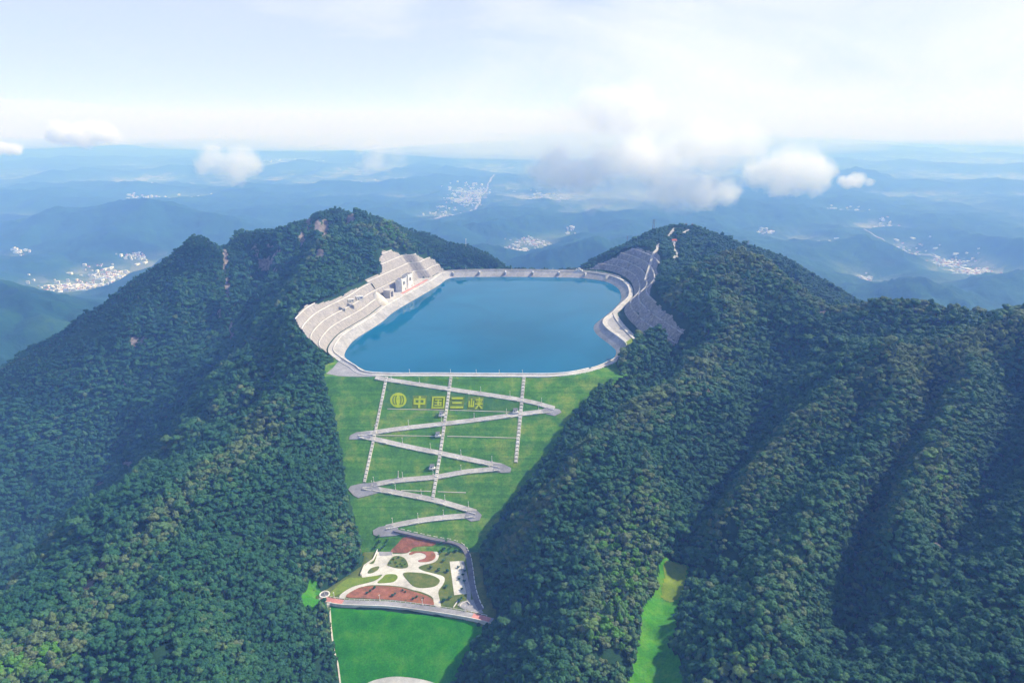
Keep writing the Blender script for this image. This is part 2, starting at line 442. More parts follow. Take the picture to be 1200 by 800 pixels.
def left_base(a):                                # where the cut starts behind the road: set back for the gatehouse yard
    return 12.0 + 26.0 * sstep(a, A_PLZ0 - 8, A_PLZ0 + 14) * (1 - sstep(a, A_PLZ1 - 26, A_PLZ1 + 2))
def left_dmax(a):
    k = [ring_at(*q) for q in ((453, 358), (460, 354), (470, 348), (480, 342), (490, 337), (500, 331.5), (512, 325), (522, 320))]
    return np.interp(a, k, (92, 36, 46, 38, 72, 54, 42, 22))
rcut = smooth_line([PZ(a, b, 1)[:2] for a, b in [(660, 313.5), (700, 315.5), (716, 317.5), (730, 323), (740, 331), (743, 346), (733, 358), (733, 368), (745, 382), (760, 394), (785, 412)]], 3.0)
A_L0, A_L1 = ring_at(400, 419), ring_at(520, 320)

dam_poly = [PD(a, b)[:2] for a, b in [(383, 441.5), (382, 452), (392, 480), (398, 510), (402, 540), (406, 570), (414, 600), (424, 636), (428, 648), (556, 648), (575, 628), (590, 600), (625, 560), (645, 530), (672, 490), (700, 455)]] + [PZ(a, b, 0)[:2] for a, b in [(728, 438), (722, 426), (712, 419), (690, 428), (440, 434), (402, 414), (388, 428), (381, 438)]]
park_poly = [PZ(a, b, Z_PARK)[:2] for a, b in [(426, 640), (424, 662), (398, 680), (368, 699), (372, 703), (402, 707), (460, 709.5), (506, 715), (552, 722.5), (579, 729), (582, 716), (570, 690), (562, 650), (560, 640)]]
field_poly = [PF(a, b)[:2] for a, b in [(386, 708), (388, 740), (396, 770), (398, 840), (520, 850), (532, 800), (545, 770), (560, 745), (572, 726), (480, 716)]]

# ------------------------------------------------------------------ natural ground: ridges, faces and gullies read off the photograph
lines = {
 'back_ridge': [(592, 315, 1880), (570, 298, 1960), (552, 289, 2000), (520, 287, 2000), (510, 278, 2000), (495, 272, 2000), (480, 274, 1980), (455, 261, 1980), (432, 251, 2000), (420, 257, 2000), (397, 242, 2000), (375, 254, 1970), (350, 265, 1920), (330, 272, 1880), (305, 272, 1820), (290, 274, 1790), (265, 297, 1760), (250, 291, 1740), (236, 278, 1720), (226, 277, 1700), (206, 299, 1660), (150, 337, 1560), (100, 384, 1440), (50, 414, 1380), (0, 436, 1320), (-80, 474, 1240), (-200, 524, 1150)],
 'knoll': [(455, 265, 1750), (405, 287, 1650), (380, 302, 1550), (362, 319, 1480), (345, 342, 1400), (330, 357, 1330), (300, 397, 1250), (277, 421, 1200), (225, 477, 1080)],
 'near_left': [(340, 382, 1180), (319, 432, 1088), (290, 457, 1038), (260, 477, 998), (229, 502, 958), (180, 543, 868), (130, 587, 798), (75, 626, 748), (0, 704, 628), (-80, 772, 538), (-180, 832, 458)],
 'low_spur': [(310, 500, 880), (290, 530, 820), (262, 562, 760), (225, 596, 700), (180, 642, 630), (124, 693, 570), (60, 753, 490), (0, 774, 470), (-100, 832, 400)],
 'ridge_a': [(705, 432, 1010), (735, 406, 1110), (760, 379, 1170), (785, 349, 1230), (800, 332, 1260), (830, 310, 1300), (850, 303, 1310), (870, 299, 1310), (890, 306, 1290), (930, 333, 1240), (965, 365, 1180), (985, 375, 1150), (1010, 368, 1130), (1050, 365, 1110), (1090, 375, 1090), (1110, 377, 1080), (1150, 371, 1080), (1200, 364, 1080), (1300, 353, 1080), (1450, 333, 1080)],
 'spur_a1': [(800, 352, 1200), (765, 392, 1100), (730, 428, 1010), (700, 454, 960), (672, 485, 915), (640, 524, 850), (600, 584, 780), (572, 640, 705), (578, 682, 660)],
 'crease_a': [(800, 410, 1110), (770, 442, 1050), (740, 462, 1000), (712, 482, 955), (690, 502, 915), (655, 540, 850)],
 'spur_a2': [(870, 299, 1310), (862, 342, 1200), (855, 387, 1090), (830, 422, 1010), (802, 450, 940), (750, 482, 880), (692, 522, 810), (650, 562, 750), (613, 602, 710)],
 'spur_a3': [(750, 482, 880), (755, 532, 790), (760, 582, 720), (755, 632, 660), (720, 702, 570), (680, 762, 500), (640, 822, 440)],
 'gully_ab': [(905, 420, 1110), (885, 440, 1050), (880, 482, 965), (870, 542, 870), (850, 582, 800), (810, 642, 700), (785, 667, 648), (770, 732, 562), (765, 802, 495), (760, 870, 440)],
 'ridge_b': [(1300, 362, 1008), (1200, 385, 958), (1127, 405, 918), (1075, 422, 888), (1030, 440, 858), (990, 464, 828), (955, 486, 798), (930, 507, 778), (903, 526, 748), (880, 562, 698), (850, 602, 666)],
 'valley_b': [(930, 440, 980), (960, 402, 1090), (1000, 402, 1060), (1080, 397, 1030), (1150, 387, 1030)],
 'spur_b1': [(1075, 422, 910), (1060, 472, 810), (1030, 522, 730), (985, 572, 660), (950, 622, 600), (920, 682, 540), (900, 742, 490), (890, 802, 440)],
 'gully_b1': [(1005, 498, 831), (970, 545, 765), (915, 600, 691), (862, 680, 589)],
 'spur_b2': [(1150, 397, 950), (1138, 452, 830), (1105, 510, 735), (1072, 560, 665), (1048, 610, 600)],
 'gully_b2': [(1085, 492, 870), (1045, 552, 777), (1012, 632, 689), (985, 712, 587), (955, 802, 502)],
 'gully_b3': [(1185, 470, 887), (1160, 540, 784), (1125, 610, 690), (1092, 690, 595)],
 'spur_b3': [(1260, 422, 880), (1240, 502, 740), (1205, 590, 635), (1150, 680, 535), (1110, 740, 470), (1090, 805, 415)],
 'summit': [(660, 318, 1840), (680, 310, 1870), (700, 302, 1900), (735, 287, 1950), (760, 274, 2000), (785, 270, 2030), (800, 269, 2040), (815, 269, 2040), (830, 273, 2030), (850, 282, 1990), (870, 289, 1960), (900, 298, 1920), (930, 312, 1870), (960, 329, 1820), (1000, 352, 1740), (1025, 366, 1680), (1060, 389, 1600)],
}
spots = [(180, 362, 1540), (120, 432, 1370), (60, 502, 1230), (0, 562, 1120), (0, 642, 1000), (-100, 602, 1050), (250, 362, 1540), (230, 422, 1380), (200, 472, 1260), (140, 545, 1200), (80, 600, 1090), (300, 322, 1680), (300, 372, 1500), (330, 332, 1600), (270, 412, 1380), (400, 272, 1850), (430, 264, 1850), (380, 292, 1720),
 (370, 442, 970), (350, 482, 900), (330, 482, 890), (300, 522, 850), (350, 542, 800), (380, 562, 790), (350, 602, 720), (390, 632, 700), (350, 682, 610), (300, 702, 560), (370, 742, 570), (330, 782, 510), (250, 782, 480), (370, 802, 540),
 (150, 642, 815), (200, 592, 885), (60, 692, 765), (0, 742, 690), (240, 547, 965), (275, 522, 985), (290, 437, 1220), (250, 472, 1200), (200, 515, 1120), (150, 562, 1040),
 (590, 722, 620), (558, 780, 570), (680, 622, 690), (640, 682, 630), (620, 742, 570), (590, 792, 530), (850, 472, 900), (830, 542, 830), (800, 562, 770), (800, 612, 700),
 (780, 302, 1700), (800, 317, 1600), (790, 332, 1480), (720, 302, 1830), (700, 309, 1790), (725, 301, 1770), (748, 297, 1710), (770, 318, 1468), (782, 340, 1284), (784, 360, 1215), (757, 300, 1641), (776, 330, 1370),
 (352, 364, 1170), (347, 374, 1130), (358, 356, 1215), (378, 355, 1245), (400, 357, 1265), (420, 352, 1310), (439, 342, 1400), (437, 322, 1540), (460, 300, 1600), (474, 306, 1620), (485, 289, 1640), (505, 303, 1700), (520, 315, 1770), (392, 414, 1095), (372, 392, 1100),
 (460, 285, 1680), (440, 300, 1600), (500, 288, 1760)]
ctrl = []
for nm, L in lines.items():
    q = resample([P(*t) for t in L], 34.0); ctrl += [tuple(v) for v in q]
    if nm in ('back_ridge', 'summit', 'ridge_a'):       # the far side of a skyline falls away
        for v in q[::2]:
            r = v[:2] / np.linalg.norm(v[:2])
            if nm == 'ridge_a' and v[0] < 380: continue
            for s, dz in (((150, -85), (380, -260)) if nm != 'ridge_a' else ((120, -60), (260, -140))):
                ctrl.append((v[0] + r[0] * s, v[1] + r[1] * s, v[2] + dz))
ctrl += [tuple(P(*t)) for t in spots]
for q in resample(np.array(dam_poly[1:8]), 20.0): ctrl.append((q[0], q[1], DAM[1] * q[1] + DAM[2]))
for q in resample(np.array(dam_poly[9:15]), 20.0): ctrl.append((q[0], q[1], DAM[1] * q[1] + DAM[2]))
for q in resample(np.array(park_poly + park_poly[:1]), 14.0): ctrl.append((q[0], q[1], Z_PARK))
for q in resample(np.array(field_poly + field_poly[:1]), 14.0): ctrl.append((q[0], q[1], FLD[0] * q[0] + FLD[1] * q[1] + FLD[2]))
for i in range(0, len(ring), 7):                 # embanked stretches of the rim
    a = RL[i]
    if A_L1 + 10 < a < ring_at(690, 319) : ctrl.append((ring[i][0] + ring_n[i][0] * 14, ring[i][1] + ring_n[i][1] * 14, -1.0)); ctrl.append((ring[i][0] + ring_n[i][0] * 120, ring[i][1] + ring_n[i][1] * 120, -70.0))
for x, y, z in [(-1800, 2900, -850), (-900, 2900, -850), (0, 2900, -800), (900, 2900, -800), (1800, 2900, -850), (-1800, 1500, -800), (-1800, 800, -750), (-1500, 500, -600), (-700, 200, -150), (0, 150, -300), (500, 150, -90), (1100, 200, -60), (1800, 500, 60), (1800, 1100, 100), (1800, 1500, -150), (1600, 1700, -450), (1300, 1500, -250), (-1300, 1000, -430), (-1100, 800, -330), (-900, 600, -250), (-100, 400, -260), (0, 2300, -330), (300, 2400, -400), (-500, 2500, -420)]:
    ctrl.append((x, y, z))
ctrl = np.array(ctrl); _, _u = np.unique(np.round(ctrl[:, :2] / 8), axis=0, return_index=True); ctrl = ctrl[np.sort(_u)]
def rbf_solve(c, lam=1.5):
    n = len(c); D = np.linalg.norm(c[:, None, :2] - c[None, :, :2], axis=2)
    A = np.zeros((n + 3, n + 3)); A[:n, :n] = -D + lam * 0; A[np.arange(n), np.arange(n)] += lam
    A[:n, n] = 1; A[:n, n + 1:] = c[:, :2] / 1000; A[n:, :n] = A[:n, n:].T
    return np.linalg.solve(A, np.r_[c[:, 2], 0, 0, 0])
_w = rbf_solve(ctrl)
def rbf(X, Y):
    x, y = X.ravel(), Y.ravel(); o = np.empty(x.size); n = len(ctrl)
    for i in range(0, x.size, 20000):
        xs, ys = x[i:i + 20000, None], y[i:i + 20000, None]
        o[i:i + 20000] = -np.sqrt((xs - ctrl[:, 0]) ** 2 + (ys - ctrl[:, 1]) ** 2) @ _w[:n] + _w[n] + (_w[n + 1] * xs + _w[n + 2] * ys)[:, 0] / 1000
    return o.reshape(X.shape)

GX0, GX1, GY0, GY1, GS = -1800.0, 1800.0, 150.0, 2900.0, 6.0
gx = np.arange(GX0, GX1 + 1, GS); gy = np.arange(GY0, GY1 + 1, GS)
X, Y = np.meshgrid(gx, gy)
ZN = rbf(X, Y)
d_ring, a_ring = polydist(X, Y, ring)
d_dam, _ = polydist(X, Y, dam_poly); d_park, _ = polydist(X, Y, park_poly); d_field, _ = polydist(X, Y, field_poly)
d_flat = np.minimum(np.minimum(d_ring, d_dam), np.minimum(d_park, d_field))
nm = 0.12 + 0.88 * sstep(d_flat, 20, 130)
nm = nm * (0.3 + 0.7 * sstep(linedist(X, Y, [P(*t) for t in lines['back_ridge']])[0], 15, 110)) * (0.4 + 0.6 * sstep(linedist(X, Y, [P(*t) for t in lines['summit']])[0], 10, 90))
far_boost = sstep(Y, 1150, 1700) * sstep(-X, 250, 500)
ZN = ZN + nm * (20 * ridged(X + 70 * fbm(X, Y, 320, 3, seed=5), Y + 50 * fbm(X, Y, 260, 3, seed=6), 205, 5, 0.52, 3) + 4 * fbm(X, Y, 60, 3, seed=9)) * (1 + 0.9 * far_boost)
ZN = ZN + far_boost * nm * 38 * ridged(X * 1.2 + 0.3 * Y, Y * 0.7, 130, 3, 0.5, 21)
edge = np.minimum(np.minimum(sstep(X, GX0 + 20, GX0 + 420), 1 - sstep(Y, GY1 - 420, GY1 - 20)), 1 - sstep(X, GX1 - 250, GX1 - 5) * sstep(Y, 1250, 1600))
ZN = ZN * edge + (1 - edge) * -960.0
# the cuts and banks round the reservoir
Z = ZN.copy()
dd = d_ring - left_base(a_ring)
leftz = (a_ring > A_L0 - 12) & (a_ring < A_L1 + 25) & (d_ring > 0) & (X < 0)
lim = np.where(dd < 0, -1.5, np.where(a_ring > A_PLZ0, bench(np.maximum(dd, 0), 19, 11, 3.5), bench(np.maximum(dd, 0))) - 2.5)
cutL = leftz & (ZN > lim) & (dd < left_dmax(a_ring))
Z = np.where(cutL, lim, Z)
_ld = left_dmax(a_ring); _bd = np.where(a_ring > A_PLZ0, bench(np.minimum(dd, _ld), 19, 11, 3.5), 1e9)
Z = np.where(leftz & (dd >= _ld) & (dd < _ld + 90), np.minimum(Z, _bd + 1.0 * (dd - _ld)), Z)
dr, ar, sr = linedist(X, Y, rcut); RCL = float(np.sum(np.linalg.norm(np.diff(rcut, axis=0), axis=1)))
rout = (sr > 0) & (ar > 1) & (ar < RCL - 1)
limr = bench(np.maximum(dr, 0), 14, 11, 4) - 2.0
def right_dmax(a): return np.interp(a / RCL, [0, .40, .58, .75, 1], [74, 72, 60, 44, 34])
cutR = rout & (ZN > limr) & (dr < right_dmax(ar))
Z = np.where(rout & (dr >= right_dmax(ar)) & (dr < right_dmax(ar) + 80), np.minimum(Z, bench(right_dmax(ar), 14, 11, 4) + 1.1 * (dr - right_dmax(ar))), Z)
Z = np.where(cutR, limr, Z)
between = (d_ring > 0) & (d_ring < 60) & (X > 100) & ~rout & (dr < 60) & (Y > 1120)
Z = np.where(between, np.minimum(Z, -1.5), Z)
bank = np.where(d_ring > 12, -(d_ring - 12) * 0.8 - 1.5, -1.5)
notdam = ~((Y < 1075) & (X < 260) & (X > -330))
Z = np.where((d_ring > 0) & (d_ring < 60) & notdam, np.maximum(Z, bank), Z)
Z = np.where((d_ring > 0) & (d_ring < 13), -1.5, Z)
Z = np.where(d_ring <= 0, -34.0, Z)
pl_d = DAM[1] * Y + DAM[2]; pl_f = FLD[0] * X + FLD[1] * Y + FLD[2]
Z = np.where((d_dam > 0) & (Y < YC), np.minimum(Z, np.maximum(pl_d, Z_PARK) + 1.15 * d_dam), Z)
Z = np.where(d_park > 0, np.minimum(Z, np.maximum(Z_PARK, pl_d) + 1.05 * d_park), Z)
Z = np.where(d_field > 0, np.minimum(Z, np.maximum(pl_f, -200) + 1.05 * d_field + np.maximum(pl_d - Z_PARK, 0) * 0 + 400 * (Y > 665)), Z)
Z = np.where((d_dam < 0) & (d_ring > 6), np.minimum(pl_d, 0) - 4.0, Z)
Z = np.where(d_park < 2, Z_PARK - 1.5, Z)
Z = np.where((d_field < 2) & (d_park >= 2), pl_f - 2.0, Z)
def sample(Zg, x, y):
    fx = np.clip((np.asarray(x) - GX0) / GS, 0, len(gx) - 1.001); fy = np.clip((np.asarray(y) - GY0) / GS, 0, len(gy) - 1.001)
    i, j = fx.astype(int), fy.astype(int); u, v = fx - i, fy - j
    return (Zg[j, i] * (1 - u) + Zg[j, i + 1] * u) * (1 - v) + (Zg[j + 1, i] * (1 - u) + Zg[j + 1, i + 1] * u) * v
def hit(px, py, y0=200.0):                       # where the sight line through a photo pixel meets the near ground
    d = ray(px, py); d = d / d[1]; ys = np.arange(y0, 2890, 2.0)
    zz = CAM_Z + d[2] * ys; xs = d[0] * ys; g = sample(Z, xs, ys)
    k = np.nonzero(zz < g)[0]; k = k[0] if len(k) else len(ys) - 1
    return np.array([xs[k], ys[k], g[k]])

# bare rock: steep cliffs of the back mountain and a few scars
rock = np.zeros(X.shape)
gyy, gxx = np.gradient(Z, GS); slope = np.hypot(gxx, gyy)
for px, py, rx, ry in [(381, 272, 5, 16), (372, 268, 4, 10), (409, 259, 3, 8), (413, 257, 3, 8), (362, 262, 3, 9), (376, 298, 5, 7), (354, 280, 4, 8), (150, 546, 9, 6), (118, 570, 6, 6), (168, 400, 3, 7), (158, 400, 5, 6), (264, 305, 3, 14), (267, 340, 3, 16), (271, 390, 3, 14), (146, 448, 2, 7), (120, 660, 5, 10), (104, 684, 6, 8), (225, 556, 3, 3), (966, 367, 5, 3), (832, 457, 4, 3), (1100, 640, 5, 4), (341, 348, 4, 4), (362, 322, 3, 5), (1185, 675, 6, 5), (320, 440, 2, 4), (690, 445, 4, 3)]:
    h = hit(px, py); dep = proj(*h)[2] / F
    pxs, pys, _ = proj(X, Y, Z)
    q = ((pxs - px) / rx) ** 2 + ((pys - py) / ry) ** 2
    near = np.hypot(X - h[0], Y - h[1]) < 30 + 3.2 * dep * max(rx, ry)
    rock = np.maximum(rock, np.where(near, np.clip(1.5 - q * 0.9, 0, 1), 0))
rock = np.maximum(rock, 0.75 * sstep(slope, 1.25, 1.8) * far_boost)
ter = grid_mesh('hills', X, Y, Z, M['ground'], attrs={'rock': rock})
link(ter); tag(ter, kind='structure')

# ------------------------------------------------------------------ the lowland beyond, one sheet to the horizon
tents = [
 ([(-120, 280, 7600), (-50, 262, 7600), (60, 248, 7600), (130, 240, 7600), (180, 237, 7500), (230, 246, 7300), (290, 264, 7000)], 0.42),
 ([(180, 238, 7500), (140, 262, 6700), (120, 290, 6100)], 0.40), ([(60, 248, 7600), (30, 275, 6800), (10, 300, 6200)], 0.40),
 ([(250, 262, 8600), (330, 242, 9000), (400, 252, 9000), (450, 268, 8600)], 0.40),
 ([(-80, 322, 3300), (0, 337, 3150), (30, 347, 3050), (90, 374, 2950), (110, 392, 2850)], 0.62), ([(20, 345, 3080), (60, 385, 2750), (90, 420, 2550)], 0.55), ([(-40, 330, 3200), (-10, 380, 2750), (0, 420, 2500)], 0.6),
 ([(985, 366, 4300), (1040, 343, 4250), (1070, 331, 4200), (1100, 342, 4000), (1145, 374, 3700)], 0.45), ([(1070, 331, 4200), (1085, 352, 3900), (1080, 375, 3600)], 0.45),
 ([(940, 222, 13000), (975, 207, 14000), (1000, 197, 14500), (1030, 203, 14000), (1070, 218, 13000), (1130, 238, 12000)], 0.35),
 ([(1090, 250, 11000), (1160, 235, 12000), (1260, 228, 12500)], 0.3),
 ([(-100, 160, 42000), (0, 157, 42000), (60, 157, 42000), (110, 162, 43000), (150, 165, 42000), (200, 172, 40000)], 0.12),
 ([(-60, 205, 17000), (40, 198, 18000), (120, 207, 17000)], 0.2), ([(330, 205, 17000), (420, 195, 19000), (500, 205, 18000)], 0.2),
 ([(570, 262, 7400), (620, 254, 7900), (680, 262, 7900), (730, 275, 7500)], 0.36), ([(600, 226, 12000), (690, 214, 13000)], 0.25),
 ([(560, 290, 5600), (540, 305, 5000)], 0.4), ([(650, 300, 5200), (700, 284, 5600), (760, 280, 6000)], 0.4),
 ([(880, 268, 7600), (940, 262, 8200), (1000, 278, 7600)], 0.3), ([(1100, 286, 7000), (1200, 300, 6200), (1280, 300, 6000)], 0.4), ([(1150, 330, 4600), (1220, 318, 4800)], 0.45),
]
towns = [(92, 343, 38, 7, 150), (130, 328, 26, 4, 60), (172, 297, 18, 3, 60), (160, 314, 14, 3, 24), (25, 307, 10, 2, 8), (65, 300, 8, 3, 12), (118, 285, 8, 4, 10), (195, 237, 42, 3, 90), (172, 216, 10, 2, 14), (345, 192, 34, 3, 46), (330, 183, 12, 1.5, 10), (100, 222, 14, 2, 8), (5, 229, 6, 2, 6),
 (545, 236, 17, 15, 190), (520, 262, 20, 8, 90), (560, 226, 8, 5, 40), (602, 301, 15, 5, 110), (620, 292, 22, 3, 44), (585, 284, 8, 2, 12), (668, 281, 6, 3, 14), (985, 255, 22, 3, 60), (1035, 272, 12, 6, 40), (895, 281, 9, 2, 16), (940, 290, 30, 2, 18), (1112, 309, 22, 5, 70), (1142, 322, 20, 5, 90), (1146, 355, 15, 9, 130), (1011, 331, 10, 5, 26), (1060, 296, 26, 5, 30), (880, 247, 14, 2, 12), (640, 233, 30, 5, 24), (460, 215, 30, 4, 14)]
_rng2 = np.random.default_rng(5)
tp = []
for px, py, sx, sy, n in towns:
    for _ in range(int(n * 1.6)):
        a = px + _rng2.normal() * sx * 0.55; b = py + _rng2.normal() * sy * 0.55
        tp.append((*PZ(a, max(b, 168), -895)[:2], px, py))
tc = np.array([PZ(t[0], t[1], -895)[:2] for t in towns]); ts = np.array([(t[2] * 1.3) for t in towns])
def far_height(X, Y):
    r = np.hypot(X, Y)
    h = 230 * np.clip(ridged(X + 900 * fbm(X, Y, 5000, 3, seed=7), Y, 3800, 6, 0.55, 40) + 0.12, 0, 2) + 80 * np.clip(ridged(X, Y, 1300, 4, 0.5, 55), 0, 2)
    h = h + 800 * np.clip(fbm(X, Y, 16000, 4, 0.5, 71) - 0.12, 0, 1) * sstep(r, 14000, 30000)
    for k, (cx, cy) in enumerate(tc):
        s = max(350.0, ts[k] * cy / 800.0)
        h = h * (1 - np.exp(-(((X - cx) / s) ** 2 + ((Y - cy) / (s * 1.2)) ** 2)))
    h = h + sstep(h, 5, 80) * 45 * ridged(X, Y, 620, 4, 0.55, 57) * (1 - sstep(r, 12000, 20000))
    z = -905 + h
    for L, sl in tents:
        q = np.array([P(*t) for t in L]); d, a, _ = linedist(X, Y, q)
        acc = np.r_[0, np.cumsum(np.linalg.norm(np.diff(q[:, :2], axis=0), axis=1))]
        top = np.interp(a, acc, q[:, 2]); hh = top + 905
        t = -905 + hh * np.exp(-np.power(d * sl / np.maximum(hh, 1), 1.15) * 1.0) + np.minimum(hh, 280) * 0.30 * ridged(X, Y, hh.max() * 1.6, 6, 0.6, 90) * sstep(hh - d * sl, -50, 120)
        z = np.maximum(z, t)
    return z
ang = np.linspace(-R(62), R(62), 820)
rad = np.concatenate([np.linspace(600, 2300, 12), np.geomspace(2400, 110000, 520)])
A_, R_ = np.meshgrid(ang, rad)
FX, FY = R_ * np.sin(A_), R_ * np.cos(A_)
FZ = far_height(FX, FY)
FZ = np.where(R_ < 2350, np.minimum(FZ, -960), FZ)
flat = 1 - sstep(FZ, -880, -770)
town = np.zeros(FX.shape)
for k, (cx, cy) in enumerate(tc):
    sx_ = towns[k][2] * cy / 800.0 * 0.95; sy_ = max(towns[k][3] * cy / 800.0 * 5.0, 160.0); town = np.maximum(town, np.exp(-((FX - cx) / sx_) ** 2 - ((FY - cy) / sy_) ** 2))
town *= flat
plain = grid_mesh('terrain', FX[:, ::-1], FY[:, ::-1], FZ[:, ::-1], M['plain'], attrs={'flat': flat[:, ::-1], 'town': town[:, ::-1]})
link(plain); tag(plain, kind='structure')
# ------------------------------------------------------------------ sheets, ribbons and flat pads
def fill_poly(name, pts, mat, parent=None, thick=0.0, link_it=True):
    bm = bmesh.new(); vs = [bm.verts.new(p) for p in pts]; f = bm.faces.new(vs); bm.normal_update()
    if f.normal.z < 0: f.normal_flip()
    if thick:
        r = bmesh.ops.extrude_face_region(bm, geom=[f]); t = [v for v in r['geom'] if isinstance(v, bmesh.types.BMVert)]
        bmesh.ops.translate(bm, verts=t, vec=(0, 0, -thick)); bmesh.ops.recalc_face_normals(bm, faces=bm.faces[:])
    bmesh.ops.triangulate(bm, faces=[g for g in bm.faces if len(g.verts) > 4])
    me = bpy.data.meshes.new(name); bm.to_mesh(me); bm.free(); me.materials.append(mat)
    return link(bpy.data.objects.new(name, me), parent)
def ribbon_geo(pts, w0, w1, up=0.0, skirt=0.0, closed=False, zf=None):   # from offset w0 to w1 on the left of the line; skirt gives it sides
    p = np.array(pts, float); nn = normals2(p, closed, 1); n = len(p); V = []
    for i in range(n):
        for w in (w0, w1):
            x, y = p[i, 0] + nn[i, 0] * w, p[i, 1] + nn[i, 1] * w
            V.append((x, y, (zf(x, y) if zf else p[i, 2]) + up))
    Fc = []
    m = n if closed else n - 1
    for i in range(m):
        a, b, c, d = 2 * i, 2 * i + 1, 2 * ((i + 1) % n) + 1, 2 * ((i + 1) % n)
        Fc.append((a, d, c, b) if w1 > w0 else (a, b, c, d))
    if skirt:
        o = len(V); V += [(x, y, z - skirt) for x, y, z in V]
        for i in range(m):
            a, d = 2 * i, 2 * ((i + 1) % n); Fc += [(a, a + o, d + o, d), (a + 1, d + 1, d + 1 + o, a + 1 + o)]
        if not closed: Fc += [(0, 1, 1 + o, o), (2 * n - 2, 2 * n - 2 + o, 2 * n - 1 + o, 2 * n - 1)]
    return V, Fc
def ribbon(name, pts, w0, w1, mat, parent=None, up=0.0, skirt=0.0, closed=False, zf=None):
    V, Fc = ribbon_geo(pts, w0, w1, up, skirt, closed, zf)
    return mesh_obj(name, V, Fc, mat, parent)
def z0(pl, z=0.0): return np.c_[np.asarray(pl)[:, :2], np.full(len(pl), z)]

# ------------------------------------------------------------------ the reservoir
wp = ring - ring_n * 17.5
water = fill_poly('water', [(x, y, Z_WATER) for x, y in wp], M['water']); tag(water, kind='structure')
res = empty('reservoir_rim', (float(ring[:, 0].mean()), 1000, 0)); tag(res, 'pale concrete lining and parapet ringing the blue mountaintop reservoir', 'reservoir rim')
def rel(o, root): o.parent = root; o.matrix_parent_inverse = root.matrix_world.inverted(); return o
RT = Vector(res.location)
def shift(V, root): return [(x - root.location.x, y - root.location.y, z - root.location.z) for x, y, z in V]
V = []; Fc = []; n = len(ring)
for i in range(n):
    for o, z in ((0, 0.0), (-5, -3.6), (-12, -8.4), (-24, -17.0)):
        V.append((ring[i, 0] + ring_n[i, 0] * o, ring[i, 1] + ring_n[i, 1] * o, z))
for i in range(n):
    j = (i + 1) % n
    for k in range(3): Fc.append((4 * i + k, 4 * j + k, 4 * j + k + 1, 4 * i + k + 1)[::-1])
mesh_obj('lining', shift(V, res), Fc, M['lining'], res)
def wall_geo(pl, off, th, z0_, z1, closed=False):
    p = np.array(pl)[:, :2]; nn = normals2(p, closed, 1); V = []; n = len(p); Fc = []
    for i in range(n):
        for o, z in ((off, z0_), (off, z1), (off + th, z1), (off + th, z0_)):
            V.append((p[i, 0] + nn[i, 0] * o, p[i, 1] + nn[i, 1] * o, z))
    for i in range(n if closed else n - 1):
        j = (i + 1) % n
        for k in range(3): Fc.append((4 * i + k, 4 * i + k + 1, 4 * j + k + 1, 4 * j + k))
    if not closed: Fc += [(0, 1, 2, 3)[::-1], (4 * n - 4, 4 * n - 3, 4 * n - 2, 4 * n - 1)]
    return V, Fc
def arc(a0, a1):
    L = float(RL[-1]); k = [i for i in range(len(ring)) if (a0 <= RL[i] <= a1 if a0 <= a1 else (RL[i] >= a0 or RL[i] <= a1))]
    if a0 > a1: k = [i for i in k if RL[i] >= a0] + [i for i in k if RL[i] < a0]
    return ring[k], ring_n[k]
up_, un = arc(A_DAM1 + 2, A_DAM0 - 2)
V, Fc = wall_geo(up_, -0.2, 0.9, 0.0, 1.5); mesh_obj('parapet', shift(V, res), Fc, M['pale'], res)
fa, fn = arc(ring_at(517, 321), ring_at(724, 326))
V, Fc = wall_geo(fa + fn * 10.5, 0, 1.2, -2.0, 2.6); mesh_obj('outer_wall', shift(V, res), Fc, M['concrete'], res)
for a in np.linspace(0.08, 0.94, 7):             # buttress blocks along the far lining
    i = int(a * (len(fa) - 1)); t = math.atan2(fn[i][1], fn[i][0])
    b = MB(); q = fa[i] - fn[i] * 6; b.box((q[0], q[1], -3.0), (7, 1.6, 3.2), t); b.v = shift(b.v, res); b.build('buttress', M['pale'], res)
rr = ribbon('road', z0(ring), 0.9, 9.5, M['concrete'], up=0.05, skirt=3.0, closed=True); tag(rr, kind='structure')

